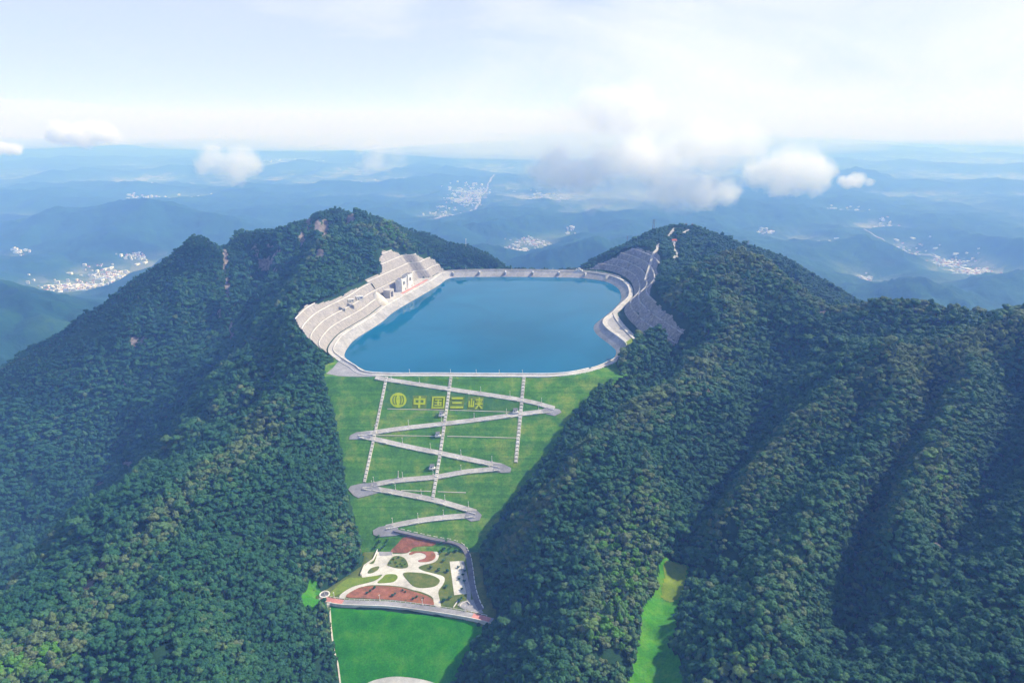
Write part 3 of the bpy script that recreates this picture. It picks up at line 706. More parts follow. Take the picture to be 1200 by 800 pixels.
# ------------------------------------------------------------------ cut slopes
def cut_slope(name, base, nrm, bfn, dmax, mat, label, ledge_d, kerb_mat, kw=1.3, dcol=None):
    ds = np.concatenate([[0], np.arange(0.7, dmax, 1.4)])
    nb = len(base); XX = base[:, 0][:, None] + nrm[:, 0][:, None] * ds; YY = base[:, 1][:, None] + nrm[:, 1][:, None] * ds
    D = np.repeat(ds[None], nb, 0); B = bfn(D)
    N = sample(ZN, XX, YY) + 2.5 * fbm(XX, YY, 26, 3, seed=33)
    keep = (N > B - 0.4)
    keep[:, :2] |= N[:, :2] > -6
    if dcol is not None: keep &= D < dcol[:, None] + 3 * fbm(XX, YY, 14, 2, seed=3)
    rough = 0.8 * fbm(XX, YY, 9, 3, seed=77) * np.minimum(D / 4, 1)
    ZZ = B + rough * (0.12 if mat is M['cut'] else 3.0)
    cells = keep[:-1, :-1] & keep[1:, :-1] & keep[:-1, 1:] & keep[1:, 1:]
    # keep only what hangs together with the foot
    run = np.cumprod(np.pad(cells, ((0, 0), (0, 0))), axis=1).astype(bool)
    al = np.r_[0, np.cumsum(np.linalg.norm(np.diff(base, axis=0), axis=1))][:, None] + 0 * D
    o = grid_mesh(name, XX, YY, ZZ, mat, keep=run, smooth=False, attrs={'along': al, 'upslope': D})
    link(o); tag(o, label, 'cut slope')
    for dl in ledge_d:                           # pale kerb and drain on the outer edge of each ledge
        k = int(np.argmin(abs(ds - dl))); b = MB()
        ok = [i for i in range(nb - 1) if run[i, min(k - 1, run.shape[1] - 1)]]
        for w_, i in enumerate(ok):
            a = (XX[i, k], YY[i, k], B[i, k]); c = (XX[i + 1, k], YY[i + 1, k], B[i + 1, k])
            n0, n1 = nrm[i] * kw, nrm[i + 1] * kw
            V = [(a[0], a[1], a[2] - 1), (a[0], a[1], a[2] + 1.1), (a[0] + n0[0], a[1] + n0[1], a[2] + 1.1), (a[0] + n0[0], a[1] + n0[1], a[2] - 1),
                 (c[0], c[1], c[2] - 1), (c[0], c[1], c[2] + 1.1), (c[0] + n1[0], c[1] + n1[1], c[2] + 1.1), (c[0] + n1[0], c[1] + n1[1], c[2] - 1)]
            b.add(V, [(0, 1, 5, 4), (1, 2, 6, 5), (2, 3, 7, 6)])
            if w_ + 1 == len(ok) or ok[w_ + 1] != i + 1:
                if len(b.v) > 16: b.build('ledge_kerb', kerb_mat, o)
                b = MB()
    return o
sm = lambda a0, a1: arc(a0, a1)
p1, n1 = arc(A_L0 - 8, A_PLZ0 + 2)
cut_slope('cut_slope', p1 + n1 * 12.0, n1, bench, 92, M['cut'], 'fan shaped pale terraced cut slope of sprayed concrete above the left end of the dam', (10, 23.4, 36.8, 50.2, 63.6, 77), M['pale'])
p2, n2 = arc(A_PLZ0 - 2, A_L1 + 20)
a2 = linedist(p2[:, 0], p2[:, 1], ring, True)[1]
n2b = n2
cut_slope('cut_slope', p2 + n2 * left_base(a2)[:, None], n2b, lambda D: bench(D, 19, 11, 3.5), 74, M['cut'], 'pale twin peaked terraced cut slope behind the white gatehouse', (11, 25.5, 40, 54.5), M['pale'], 1.3, left_dmax(a2))
nr = normals2(rcut, False, 10)
cut_slope('cut_slope', rcut, nr, lambda D: bench(D, 14, 11, 4), 74, M['rockcut'], 'dark grey terraced rock cut rising from the right shore of the reservoir', (11, 26, 41, 56), M['ledge'], 3.2, right_dmax(np.r_[0, np.cumsum(np.linalg.norm(np.diff(rcut, axis=0), axis=1))]))
# upper haul road on the right shore and the ground between it and the rim road
hr = smooth_line([PZ(a, b, 1.2) for a, b in [(739, 347), (725, 360), (721, 367), (727, 378), (739, 391), (752, 404)]], 4.0)
ribbon('road', z0(hr, 1.0), -4.5, 4.5, M['concrete'], up=0.3, skirt=3.0)['kind'] = 'structure'
gap = [PZ(a, b, 0) for a, b in [(737, 348), (724, 362), (711, 372), (708, 376), (716, 387), (730, 396), (741, 404), (741, 396), (730, 384), (722, 370), (728, 358)]]
fill_poly('gravel_verge', [(p[0], p[1], -0.4) for p in gap], M['lining'])['kind'] = 'structure'
sp = [PZ(a, b, 0) for a, b in [(732, 402), (741, 396), (747, 403), (737, 410)]]
fill_poly('grass_verge', [(p[0], p[1], 0.5) for p in sp], M['yellowgrass'], thick=1.0)['kind'] = 'structure'
# yard in front of the gatehouse
pz, pzn = arc(A_PLZ0 - 4, A_PLZ1 + 4)
a3 = linedist(pz[:, 0], pz[:, 1], ring, True)[1]
b_ = MB()
for i in range(len(pz) - 1):
    q = [pz[i] + pzn[i] * 9.6, pz[i + 1] + pzn[i + 1] * 9.6, pz[i + 1] + pzn[i + 1] * (left_base(a3[i + 1]) + 1), pz[i] + pzn[i] * (left_base(a3[i]) + 1)]
    b_.add([(v[0], v[1], 0.02) for v in q], [(0, 1, 2, 3)[::-1]])
yd = b_.build('yard', M['concrete']); yd['kind'] = 'structure'
k0, k1 = int(len(pz) * 0.3), int(len(pz) * 0.88)
ribbon('plaza_strip', z0((pz + pzn * 9.8)[k0:k1]), 0, 7.5, M['pink'], up=0.06)['kind'] = 'structure'

# ------------------------------------------------------------------ gatehouse and its neighbours
def local(root_loc, rz):
    c, s = math.cos(rz), math.sin(rz)
    return lambda x, y, z: (root_loc[0] + x * c - y * s, root_loc[1] + x * s + y * c, root_loc[2] + z)
i_g = int(np.argmin(abs(RL[:-1] - ring_at(486, 339)))); gp = ring[i_g] + ring_n[i_g] * 28; grz = math.atan2(-ring_n[i_g][0], ring_n[i_g][1])   # local y points to the hill
gh = empty('gatehouse', (gp[0], gp[1], 0.0), grz); tag(gh, 'white twin block gatehouse with dark slits beside the reservoir', 'gatehouse')
for x0, x1, h in ((-31.0, -3.4, 27.0), (3.4, 31.0, 30.0)):
    w = MB(); cx, hw = (x0 + x1) / 2, (x1 - x0) / 2
    w.box((cx, 0, h / 2), (hw, 7.5, h / 2)); w.box((cx, 0, h + 0.5), (hw + 0.5, 8.0, 0.5))
    for sx in (-1, 1): w.box((cx + sx * (hw - 1.4), -7.3, h + 2.2), (1.9, 1.2, 1.2))
    for sx in (-1, 1): w.box((cx + sx * (hw - 1.2), -7.9, h / 2), (1.2, 0.6, h / 2 - 0.2))
    w.box((cx, -7.8, h * 0.36), (hw - 2.6, 0.45, 0.5))
    wl_ = w.build('wall', M['white'], gh)
    r = MB(); r.box((cx, 0, h + 1.25), (hw - 1.2, 6.3, 0.25)); r.build('roof', M['tile'], gh)
    b = MB(); b.box((cx, -7.62, h * 0.66), (hw * 0.36, 0.2, h * 0.14)); win = b.build('window', M['darkglass'], gh)
    b = MB()
    for t in (-1, 0, 1): b.box((cx + t * hw * 0.18, -7.95, h * 0.66), (0.22, 0.12, h * 0.14))
    b.build('window_frame', M['white'], win)
    b = MB(); b.box((cx - hw + 3.4, -7.62, h * 0.52), (0.9, 0.2, h * 0.40)); b.build('window', M['darkglass'], gh)
    b = MB(); b.box((cx + hw * 0.45, -7.64, 2.4), (2.0, 0.2, 2.4)); b.build('door', M['tile'], gh)
b = MB(); b.box((0, 1.5, 10), (3.3, 4.5, 10)); b.build('connecting_block', M['lining'], gh)
b = MB(); b.box((0, -6.0, 13), (4.0, 0.8, 0.6)); b.build('footbridge', M['white'], gh)
i_s = int(np.argmin(abs(RL[:-1] - ring_at(469, 349)))); q = ring[i_s] + ring_n[i_s] * 27; rz = math.atan2(-ring_n[i_s][0], ring_n[i_s][1])
ib = empty('intake_block', (q[0], q[1], 0), rz); tag(ib, 'grey concrete block with a large dark opening left of the white gatehouse', 'intake block')
b = MB(); b.box((-8.2, 0, 8), (1.8, 8, 8)); b.box((8.2, 0, 8), (1.8, 8, 8)); b.box((0, 0, 15), (6.4, 8, 1.5)); b.box((0, 5.5, 7), (6.4, 1.0, 6.5)); b.box((0, 0, 16.9), (10.6, 8.6, 0.4)); b.build('wall', M['concrete'], ib)
b = MB(); b.box((0, 4.2, 6.8), (6.3, 0.25, 6.7)); b.build('opening', M['darkglass'], ib)
b = MB(); b.box((10.9, -2, 9), (0.9, 2, 9)); b.build('pier', M['lining'], ib)
i_m = int(np.argmin(abs(RL[:-1] - ring_at(455, 357)))); q = ring[i_m] + ring_n[i_m] * 27
V = []; Fc = []; na, nh = 40, 14
for j in range(nh + 1):
    t = j / nh
    for i in range(na):
        th = 2 * math.pi * i / na; r = 19 * (1 - t ** 1.7) + 0.3
        V.append((q[0] + r * math.cos(th) * 1.25 + 0.5 * math.sin(9 * th) * (1 - t), q[1] + r * math.sin(th), 27 * t))
for j in range(nh):
    for i in range(na): Fc.append((j * na + i, j * na + (i + 1) % na, (j + 1) * na + (i + 1) % na, (j + 1) * na + i))
hp = mesh_obj('rounded_slope', V, Fc, M['cream'], smooth=True); tag(hp, 'cream coloured rounded concrete slope nose between the two pale cut slopes', 'rounded slope')
def hut(name, loc, rz, size, label, cat, wall=None, roof=None, flat=False):
    e = empty(name, loc, rz); tag(e, label, cat); w, d, h = size
    b = MB(); b.box((0, 0, h / 2 - 0.6), (w, d, h / 2 + 0.6)); b.build('wall', wall or M['white'], e)
    b = MB()
    if flat: b.box((0, 0, h + 0.25), (w + 0.4, d + 0.4, 0.25))
    else: b.add([(-w - .4, -d - .4, h), (w + .4, -d - .4, h), (w + .4, d + .4, h), (-w - .4, d + .4, h), (-w - .4, 0, h + d * .7), (w + .4, 0, h + d * .7)], [(3, 2, 1, 0), (0, 1, 5, 4), (2, 3, 4, 5), (0, 4, 3), (1, 2, 5)])
    b.build('roof', roof or M['tile'], e)
    b = MB(); b.box((-w * 0.4, -d - 0.03, 1.1), (min(0.8, w * .3), 0.06, 1.1)); b.build('door', M['darkglass'], e)
    b = MB(); b.box((w * 0.4, -d - 0.03, h * 0.6), (w * .28, 0.06, h * .18)); b.build('window', M['darkglass'], e)
    return e
def ground(x, y): return float(sample(np.maximum(Z, -1e9), x, y))
for px, py, Yg, sz, lb in [(411, 353, 1290, (6, 4, 5), 'small pale service building on the top ledge of the fan shaped cut slope'), (421, 349, 1320, (7, 5, 6), 'larger cream service building at the upper right corner of the fan shaped cut slope')]:
    q = P(px, py, Yg); g = float(sample(ZN, q[0], q[1])); hut('service_building', (q[0], q[1], g), 0.5, sz, lb, 'service building', M['cream'], M['pale'], True)
i_w = int(np.argmin(abs(RL[:-1] - ring_at(678, 318.5)))); q = ring[i_w] + ring_n[i_w] * 5
e = hut('pavilion', (q[0], q[1], 0.3), math.atan2(-ring_n[i_w][0], ring_n[i_w][1]), (9, 3, 4.5), 'low white pavilion on the far right of the reservoir rim road', 'pavilion', M['white'], M['pale'], True)
b = MB(); b.box((0, 0, 6.8), (2.6, 2.2, 1.9)); b.build('roof_turret', M['white'], e)

# ------------------------------------------------------------------ the dam
dam = empty('dam', (0, YC, 0)); tag(dam, 'tall grassy embankment dam holding back the blue reservoir', 'dam')
ex = np.arange(-420, 330, 4.0); ey = np.concatenate([np.arange(742, YC, 4.0), [YC], np.arange(YC + 4, 1110, 4.0)])
EX, EY = np.meshgrid(ex, ey); ez = np.minimum(DAM[1] * EY + DAM[2], -0.3)
ed, _ = polydist(EX, EY, dam_poly); er, _ = polydist(EX, EY, ring)
kv = (ed < 12) & (er > 7.0) & (ez > Z_PARK - 6)
kc = kv[:-1, :-1] & kv[1:, :-1] & kv[:-1, 1:] & kv[1:, 1:]
eg = grid_mesh('embankment', EX, EY - YC, ez + 0.25 * fbm(EX, EY, 14, 3, seed=4), M['damgrass'], keep=kc); link(eg, dam)
cp, cn = arc(A_DAM0 - 3, A_DAM1 + 3)
def dshift(V): return [(x, y - YC, z) for x, y, z in V]
V, Fc = wall_geo(cp, -0.4, 1.4, -1.0, 2.2); mesh_obj('parapet', dshift(V), Fc, M['white'], dam)
V, Fc = wall_geo(cp, 9.6, 0.8, -2.0, 1.0); mesh_obj('kerb_wall', dshift(V), Fc, M['white'], dam)
def stairs(px_line, hw, label):
    L = resample([PD(a, b) for a, b in px_line], 2.6); st = empty('stairway', tuple(L[-1])); tag(st, label, 'stairway')
    o = L[-1]; b = MB(); s = MB(); n = len(L)
    for i in range(n - 1):
        a, c = L[i], L[i + 1]; mx = (a + c) / 2 - o
        if i % 2 == 0: b.box((mx[0], mx[1], mx[2] + 0.35), (hw, 1.35, 0.75))
        else: b.box((mx[0], mx[1], mx[2] - 0.2), (hw * 0.8, 1.35, 0.75))
    b.build('steps', M['pale'], st)
    for sd in (-1, 1):
        V, Fc = ribbon_geo(L - o, sd * (hw + 0.05), sd * (hw + 0.55), 0.9, 1.6); mesh_obj('side_wall', V, Fc, M['cream'], st)
    return st
stairs([(453, 441.8), (440, 505), (427, 565)], 1.5, 'long pale stairway down the left part of the dam face, left of the round emblem')
stairs([(528.5, 441.8), (521, 496), (516, 531), (507, 585)], 1.7, 'pale stairway running down the middle of the dam face between the planted characters')
stairs([(614, 441.8), (611, 475), (604.5, 542)], 2.0, 'pale stairway down the right part of the dam face')
# the zigzag service road: seven legs and their turning pads
legs = [[(440, 442.3), (454.6, 445), (533, 457), (612, 469), (650, 478.5)], [(648, 481), (620, 484), (551, 493), (472, 502), (440, 506.5), (420, 509)],
        [(422, 511), (437, 514), (481, 524), (516, 531), (551, 538.5), (588, 546)], [(586, 549), (545, 553), (510, 559), (466, 563), (437, 568), (425, 570)],
        [(425, 571), (440, 573), (469, 578), (507, 585.5), (533, 592.5), (558, 600)], [(557, 603.5), (510, 607.5), (475, 613), (452, 618)]]
road = empty('road', (0, YC, 0)); road['kind'] = 'structure'
for k, L in enumerate(legs):
    q = smooth_line([PD(a, b) for a, b in L], 3.0)
    if q[0, 0] > q[-1, 0]: q = q[::-1]
    q = q - np.array([0, YC, 0])
    ribbon('road_leg', q, -3.2, 3.2, M['concrete'], road, skirt=2.0, zf=lambda x, y: DS * y + 0.55)   # heading +x: the left side is uphill
    b = MB(); nn = normals2(q)
    for i in range(0, len(q) - 1):
        if i % 5 == 4: continue
        a = (q[i] + q[i + 1]) / 2; t = math.atan2(q[i + 1, 1] - q[i, 1], q[i + 1, 0] - q[i, 0])
        big = 1.5 if i % 12 in (0, 1) else 1.0
        b.box((a[0] - nn[i, 0] * 3.0, a[1] - nn[i, 1] * 3.0, DS * (a[1] - nn[i, 1] * 3.0) + 0.9 * big), (1.35, 0.5 * big, 0.6 * big), t)
    b.build('guard_wall', M['pale'], road)
pads = [[(640, 476.5), (656, 479.5), (658, 483), (650, 487), (640, 484.5), (634, 480.5)], [(434, 505.5), (418, 506), (410, 510), (409, 514.5), (422, 514), (434, 513.5)], [(578, 543), (590, 543.5), (599, 548), (598, 553), (588, 553.5), (578, 551)],
        [(441, 565), (424, 566), (411, 569), (408, 573), (414, 580), (420, 583), (436, 579), (446, 576)], [(548, 597.5), (560, 598.5), (564.5, 603), (562, 609), (552, 610.5), (544, 606)], [(458, 614.5), (444, 617), (437, 621), (437.5, 626), (444, 628.5), (464, 627), (470, 624.5), (466, 619)]]
for L in pads:
    fill_poly('turning_pad', [PD(x, y, 0.8) - np.array([0, YC, 0]) for x, y in L], M['asphalt'], road, thick=3.0)
def PS(px, py, up=0.0):                          # dam face above the park, the park's level below it
    q = PD(px, py, up); return q if q[2] > Z_PARK + up else PZ(px, py, Z_PARK + up)
q = smooth_line([PS(a, b) for a, b in [(462, 621), (484, 626), (511, 632), (529, 635), (541, 640), (548, 650), (551, 665), (554, 687), (559, 704), (564, 714)]], 3.0)
q[:, 2] += np.where(q[:, 2] > Z_PARK + 1, 1.2, 0.15); q = q - np.array([0, YC, 0])
ribbon('road_leg', q, -3.4, 3.4, M['darkroad'], road, up=0.02, skirt=3.0)  # darker surface paints in the hillside shadow lying over this leg
b = MB(); nn = normals2(q)
for i in range(0, len(q) - 1):
    if i % 3 == 2: continue
    t = math.atan2(q[i + 1, 1] - q[i, 1], q[i + 1, 0] - q[i, 0]); b.box((q[i, 0] + nn[i, 0] * 3.2, q[i, 1] + nn[i, 1] * 3.2, q[i, 2] + 0.5), (1.3, 0.4, 0.6), t)
b.build('guard_wall', M['pale'], road)
pl = [PZ(a, b, 0.1) for a, b in [(382, 437.5), (390, 431), (396, 424), (400.5, 420.5), (407, 424.5), (416, 430), (436, 438), (452, 440.6), (420, 441.2), (398, 440.5)]]
fill_poly('plaza', pl, M['asphalt'], thick=4.0)['kind'] = 'structure'
# thin berm drains across the face
def berm(px_line, label):
    L = resample([PD(a, b) for a, b in px_line], 6.0); o = L[0].copy()
    V, Fc = ribbon_geo(L - o, -0.45, 0.45, 0.55, 1.2); m = mesh_obj('drain_kerb', V, Fc, M['cream']); m.location = o; tag(m, label, 'drain kerb')
berm([(454, 479), (520, 480.3)], 'thin pale drain kerb just below the emblem and the first two characters')
berm([(527, 480.5), (612, 483)], 'thin pale drain kerb below the last two characters, reaching the right stairway')
berm([(441, 510), (516, 511)], 'faint drain kerb left of the middle stairway, below the second road leg')
berm([(524, 511), (606, 513)], 'faint drain kerb between the middle and right stairways')
berm([(470, 574.5), (505, 575.5)], 'short drain kerb left of the foot of the middle stairway')
berm([(513, 576), (546, 577)], 'short drain kerb right of the foot of the middle stairway')
# ------------------------------------------------------------------ the park on the terrace below the dam
def K(pts): return [(400 + a / 6.667, 620 + b / 6.667) for a, b in pts]          # from an enlarged crop back to photo pixels
DD = [None]
def tiles(name, poly, zf, mat, step=3.0, grow=8.0, parent=None, bumpy=0.1):
    p = np.array(poly); xs = np.arange(p[:, 0].min() - grow, p[:, 0].max() + grow + step, step); ys = np.arange(p[:, 1].min() - grow, p[:, 1].max() + grow + step, step)
    XX, YY = np.meshgrid(xs, ys); d, _ = polydist(XX, YY, poly); k = d < grow; DD[0] = d
    kc = k[:-1, :-1] & k[1:, :-1] & k[:-1, 1:] & k[1:, 1:]
    o = grid_mesh(name, XX, YY, zf(XX, YY) + bumpy * fbm(XX, YY, 9, 3, seed=8), mat, keep=kc); return link(o, parent)
tiles('lawn', park_poly, lambda x, y: np.full(x.shape, Z_PARK - 0.15) - 1.2 * np.maximum(DD[0], 0), M['olive'])['kind'] = 'structure'
tiles('field', field_poly, lambda x, y: np.minimum(FLD[0] * x + FLD[1] * y + FLD[2], Z_PARK - 3.4), M['field'], grow=7.0, bumpy=0.5)['kind'] = 'structure'
def slab(name, px, mat, up, thick=0.3, smooth_it=True):
    q = [PZ(a, b, Z_PARK + up) for a, b in px]
    if smooth_it: q = smooth_line(q, 1.5, True)[:-1]
    return fill_poly(name, q, mat, thick=thick)
W = K([(290, 172), (395, 176), (402, 190), (510, 185), (560, 150), (640, 136), (710, 148), (757, 185), (757, 222), (722, 257), (640, 277), (602, 297), (640, 322), (720, 343), (790, 363), (808, 390), (792, 432), (758, 482), (768, 545), (776, 605), (726, 592), (712, 530), (640, 492), (560, 472), (470, 447), (330, 434), (190, 440), (110, 484), (10, 540), (-10, 512), (90, 447), (255, 402), (318, 352), (210, 374), (160, 368), (186, 272), (250, 266), (276, 205)])
slab('paved_path', W, M['paving'], 0.12)['kind'] = 'structure'
def bed(px, mat, label, cat='flower bed', up=0.45, name='flower_bed'):
    o = slab(name, K(px), mat, up, 0.6); tag(o, label, cat); return o
bed([(528, 188), (570, 165), (650, 150), (705, 165), (735, 195), (727, 228), (680, 250), (612, 252), (602, 240), (648, 226), (662, 205), (640, 186), (592, 180), (545, 196)], M['redbed'], 'horseshoe shaped red flower bed curling round the upper end of the white paths')
bed([(360, 270), (398, 216), (448, 205), (500, 230), (520, 290), (452, 302), (382, 287)], M['olive'], 'rounded triangular green bed with yellow shrubs amid the white paving', up=0.5)
bed([(485, 340), (600, 336), (700, 355), (765, 388), (760, 420), (720, 445), (640, 455), (572, 445), (520, 400)], M['olive'], 'large oval olive lawn bed enclosed by the white paths', 'lawn bed', name='lawn_bed')
bed([(282, 415), (318, 380), (350, 351), (420, 350), (440, 374), (410, 406), (345, 416)], M['yellowgrass'], 'small leaf shaped yellow green lawn bed left of the large oval one', 'lawn bed', name='lawn_bed')
bed([(204, 338), (232, 302), (292, 287), (288, 310), (242, 338)], M['olive'], 'little planter bed beside the grey steps at the left edge of the paving', 'planter')
def patch(name, px, mat, up=0.1):
    q = [PS(a, b, up) for a, b in px]; return fill_poly(name, smooth_line(q, 1.5, True)[:-1], mat, thick=0.8)
tag(patch('flower_bed', K([(36, 524), (120, 462), (192, 444), (330, 440), (468, 455), (560, 482), (636, 505), (706, 538), (716, 590), (600, 574), (400, 548), (200, 536)]), M['redbed'], 0.35), 'long curved red flower bed along the road at the lower edge of the park', 'flower bed')
tag(patch('flower_bed', K([(392, 176), (400, 150), (440, 110), (486, 62), (560, 55), (650, 72), (738, 92), (718, 126), (640, 130), (560, 143), (508, 180)]), M['redbed'], 0.3), 'red flower bed under the last road bend at the top of the park', 'flower bed')
patch('lawn', K([(250, 128), (330, 80), (470, 66), (430, 118), (395, 150), (388, 172), (285, 168)]), M['damgrass'], 0.3)['kind'] = 'structure'
patch('lawn', K([(-100, 520), (-30, 440), (60, 380), (170, 374), (310, 358), (255, 398), (90, 444), (-20, 505)]), M['yellowgrass'], 0.25)['kind'] = 'structure'
pv = slab('parking_court', K([(846, 250), (922, 246), (978, 500), (882, 512)]), M['paving'], 0.14, smooth_it=False); pv['kind'] = 'structure'
slab('parking_lane', K([(924, 246), (958, 246), (1010, 470), (1012, 560), (980, 560), (980, 500)]), M['asphalt'], 0.12, smooth_it=False)['kind'] = 'structure'
slab('steps_terrace', K([(292, 168), (392, 170), (398, 200), (300, 206)]), M['asphalt'], 0.3, smooth_it=False)['kind'] = 'structure'
slab('forecourt', K([(905, 590), (940, 562), (1030, 545), (1075, 590), (1110, 650), (1050, 648), (960, 625)]), M['asphalt'], 0.13, smooth_it=False)['kind'] = 'structure'
rd = smooth_line([PZ(a, b, Z_PARK + 0.3) for a, b in [(374, 700.5), (386, 702.5), (402, 705), (430, 706), (460, 707.3), (506, 713), (552, 720.5), (577, 727)]], 3.0)
ribbon('road', rd, -4.0, 4.2, M['asphalt'], skirt=3.6)['kind'] = 'structure'
V, Fc = ribbon_geo(rd, -4.9, -4.05, 0.75, 4.5); w = mesh_obj('retaining_wall', V, Fc, M['pale']); tag(w, 'long pale retaining wall along the top of the bright green field', 'retaining wall')
k = len(rd)
ribbon('pink_road', rd[1:int(k * .17)], -3.6, 3.8, M['pink'], up=0.05)['kind'] = 'structure'
ribbon('pink_road', rd[int(k * .875):-1], -3.6, 3.8, M['pink'], up=0.05)['kind'] = 'structure'
fe = rd + np.c_[normals2(rd) * 4.9, np.zeros(k)]; fo = fe[0].copy()
fen = empty('railing', tuple(fo)); tag(fen, 'low white railing between the park and the road below it', 'railing')
b = MB(); b.box((0, 0, 0.45), (0.32, 0.32, 0.6)); pm = b.build('post', M['white'], fen)
for i in range(2, k - 3, 2):
    p2_ = pm if i == 2 else pm.copy()
    if i > 2: C.objects.link(p2_)
    p2_.location = fe[i] - fo
V, Fc = ribbon_geo(fe[2:-3] - fo, -0.12, 0.12, 1.05, 0.35); mesh_obj('rail', V, Fc, M['white'], fen)
c = PZ(380.5, 696, Z_PARK + 0.3); rb = empty('roundabout', tuple(c)); tag(rb, 'small round white kerbed island at the left end of the park road', 'roundabout')
t = [(5.2 * math.cos(a), 5.2 * math.sin(a), 0.0) for a in np.linspace(0, 2 * math.pi, 28, endpoint=False)]
V, Fc = ribbon_geo(t, -0.9, 0.5, 0.5, 1.2, True); mesh_obj('kerb_ring', V, Fc, M['white'], rb)
fill_poly('planting', [(x * .84, y * .84, 0.3) for x, y, z in t], M['darkroad'], rb, thick=1.0)
b = MB(); b.tube((0, 0, 0), (0, 0, 6), .3, .2); b.build('pole', M['white'], rb)
def rw(px, h, label):
    q = np.array([PZ(a, b, Z_PARK) for a, b in K(px)]); o = q[0].copy(); V, Fc = ribbon_geo(resample(q, 3.0) - o, -0.4, 0.4, h, h + 1.5); m = mesh_obj('retaining_wall', V, Fc, M['pale']); m.location = o; tag(m, label, 'retaining wall')
rw([(283, 166), (250, 240), (178, 290), (150, 360)], 2.4, 'short pale retaining wall at the left edge of the park paving')
rw([(925, 605), (935, 585), (985, 566), (1005, 590)], 1.4, 'curved low pale wall round the grey forecourt near the pink road end')
rw([(875, 612), (910, 560)], 1.2, 'short straight cream wall by the lower right corner of the park lawn')
def drape(px, up=0.4, step=3.0):
    return resample(np.array([hit(a, b) for a, b in px]), step)
def drape_ribbon(name, px, w, mat, up=0.6, Zg=None):
    q = drape(px); q = smooth_line(q[::3] if len(q) > 8 else q, 2.0); g = sample(Z, q[:, 0], q[:, 1])
    m9 = np.array([g[max(0, i - 5):i + 6].max() for i in range(len(g))]); q[:, 2] = np.array([m9[max(0, i - 5):i + 6].mean() for i in range(len(g))])
    ribbon(name, q, -w / 2, w / 2, mat, up=up, skirt=7.0)['kind'] = 'structure'
    return q
fp = [PF(a, b) for a, b in [(386.5, 712), (388, 735), (391, 760), (396, 778), (399, 802), (400, 830)]]
ribbon('footpath', resample(fp, 3.0), -0.8, 0.8, M['cream'], up=0.7, skirt=1.0)['kind'] = 'structure'
lp = smooth_line([PF(a, b) for a, b in [(420, 812), (430, 801), (445, 795.5), (465, 793), (490, 795.5), (510, 801), (524, 812)]], 2.0)
fill_poly('lower_court', [tuple(v + np.array([0, 0, 0.9])) for v in lp] + [tuple(PF(530, 850, .9)), tuple(PF(410, 850, .9))], M['paving'], thick=2.0)['kind'] = 'structure'
ribbon('side_path', resample([PZ(a, b, Z_PARK + .4) for a, b in [(364, 719), (376, 711), (388, 705)]], 3.0), -1.6, 1.6, M['paving'], skirt=4.0)['kind'] = 'structure'

# open meadows between the trees
clear_polys = []
def draped(name, px, mat, up=0.5, step=2.5, zl=None):
    q = smooth_line([(hit(a, b) if zl is None else PZ(a, b, zl))[:2] for a, b in px], 4.0, True)[:-1]; clear_polys.append(q)
    p = np.array(q); xs = np.arange(p[:, 0].min() - 6, p[:, 0].max() + 6, step); ys = np.arange(p[:, 1].min() - 6, p[:, 1].max() + 6, step)
    XX, YY = np.meshgrid(xs, ys); d, _ = polydist(XX, YY, q); kk = d < 4.0
    kc = kk[:-1, :-1] & kk[1:, :-1] & kk[:-1, 1:] & kk[1:, 1:]
    o = link(grid_mesh(name, XX, YY, sample(Z, XX, YY) + up + 0.5 * fbm(XX, YY, 7, 3, seed=2), mat, keep=kc)); o['kind'] = 'structure'
draped('meadow', [(779, 658), (803, 664), (798, 690), (791, 712), (788, 740), (780, 756), (790, 772), (797, 800), (797, 835), (735, 835), (742, 795), (752, 750), (756, 715), (768, 700), (774, 676)], M['meadow'])
draped('meadow_plot', [(782, 662), (801, 666), (794, 700), (778, 702), (781, 680)], M['yellowgrass'], 0.9)
draped('meadow', [(366, 686), (374, 690), (377, 700), (366, 714), (357, 714), (360, 700)], M['meadow'], 0.6, 2.0, -143.0)

gc = smooth_line([PD(a, b, 0.35) for a, b in [(457, 447.5), (495, 453), (530, 459), (570, 465), (611, 471.5), (611, 481.5), (570, 480.3), (525, 479), (453, 477.5), (455, 460)]], 3.0, True)[:-1]
fill_poly('groundcover', gc, M['groundcover'], thick=1.0)['kind'] = 'stuff'
# ------------------------------------------------------------------ emblem and characters planted on the dam face
def quad_px(x0, y0, x1, y1, box):                # unit square inside a pixel box to the dam plane; the far edge leans a little as in the photo
    ax, ay, bx, by = box
    f = lambda u, v: (ax + (bx - ax) * u - (v - .5) * 1.0, ay + (by - ay) * v)
    return [f(x0, y0), f(x1, y0), f(x1, y1), f(x0, y1)]
def planted(px, mat, name, parent, o, up, thick): return fill_poly(name, [PD(a, b, up) - o for a, b in px], mat, parent, thick=thick)
def character(box, strokes, label, bedmat):
    o = PD((box[0] + box[2]) / 2, (box[1] + box[3]) / 2); e = empty('planted_character', tuple(o)); tag(e, label, 'planted character')
    planted(quad_px(-.06, -.06, 1.06, 1.06, box), bedmat, 'bed', e, o, 0.45, 0.8)
    b = MB()
    for s in strokes:
        pts = quad_px(*s, box) if isinstance(s, tuple) else [quad_px(u, v, u, v, box)[0] for u, v in s]
        top = [PD(a, c, 1.5) - o for a, c in pts]; low = [PD(a, c, 0.2) - o for a, c in pts]; n = len(top)
        b.add(top + low, [tuple(range(n))[::-1]] + [(i, (i + 1) % n, n + (i + 1) % n, n + i) for i in range(n)])
    m = b.build('lettering', M['letter'], e)
    bm = bmesh.new(); bm.from_mesh(m.data); bmesh.ops.recalc_face_normals(bm, faces=bm.faces[:]); bm.to_mesh(m.data); bm.free()
t = 0.15
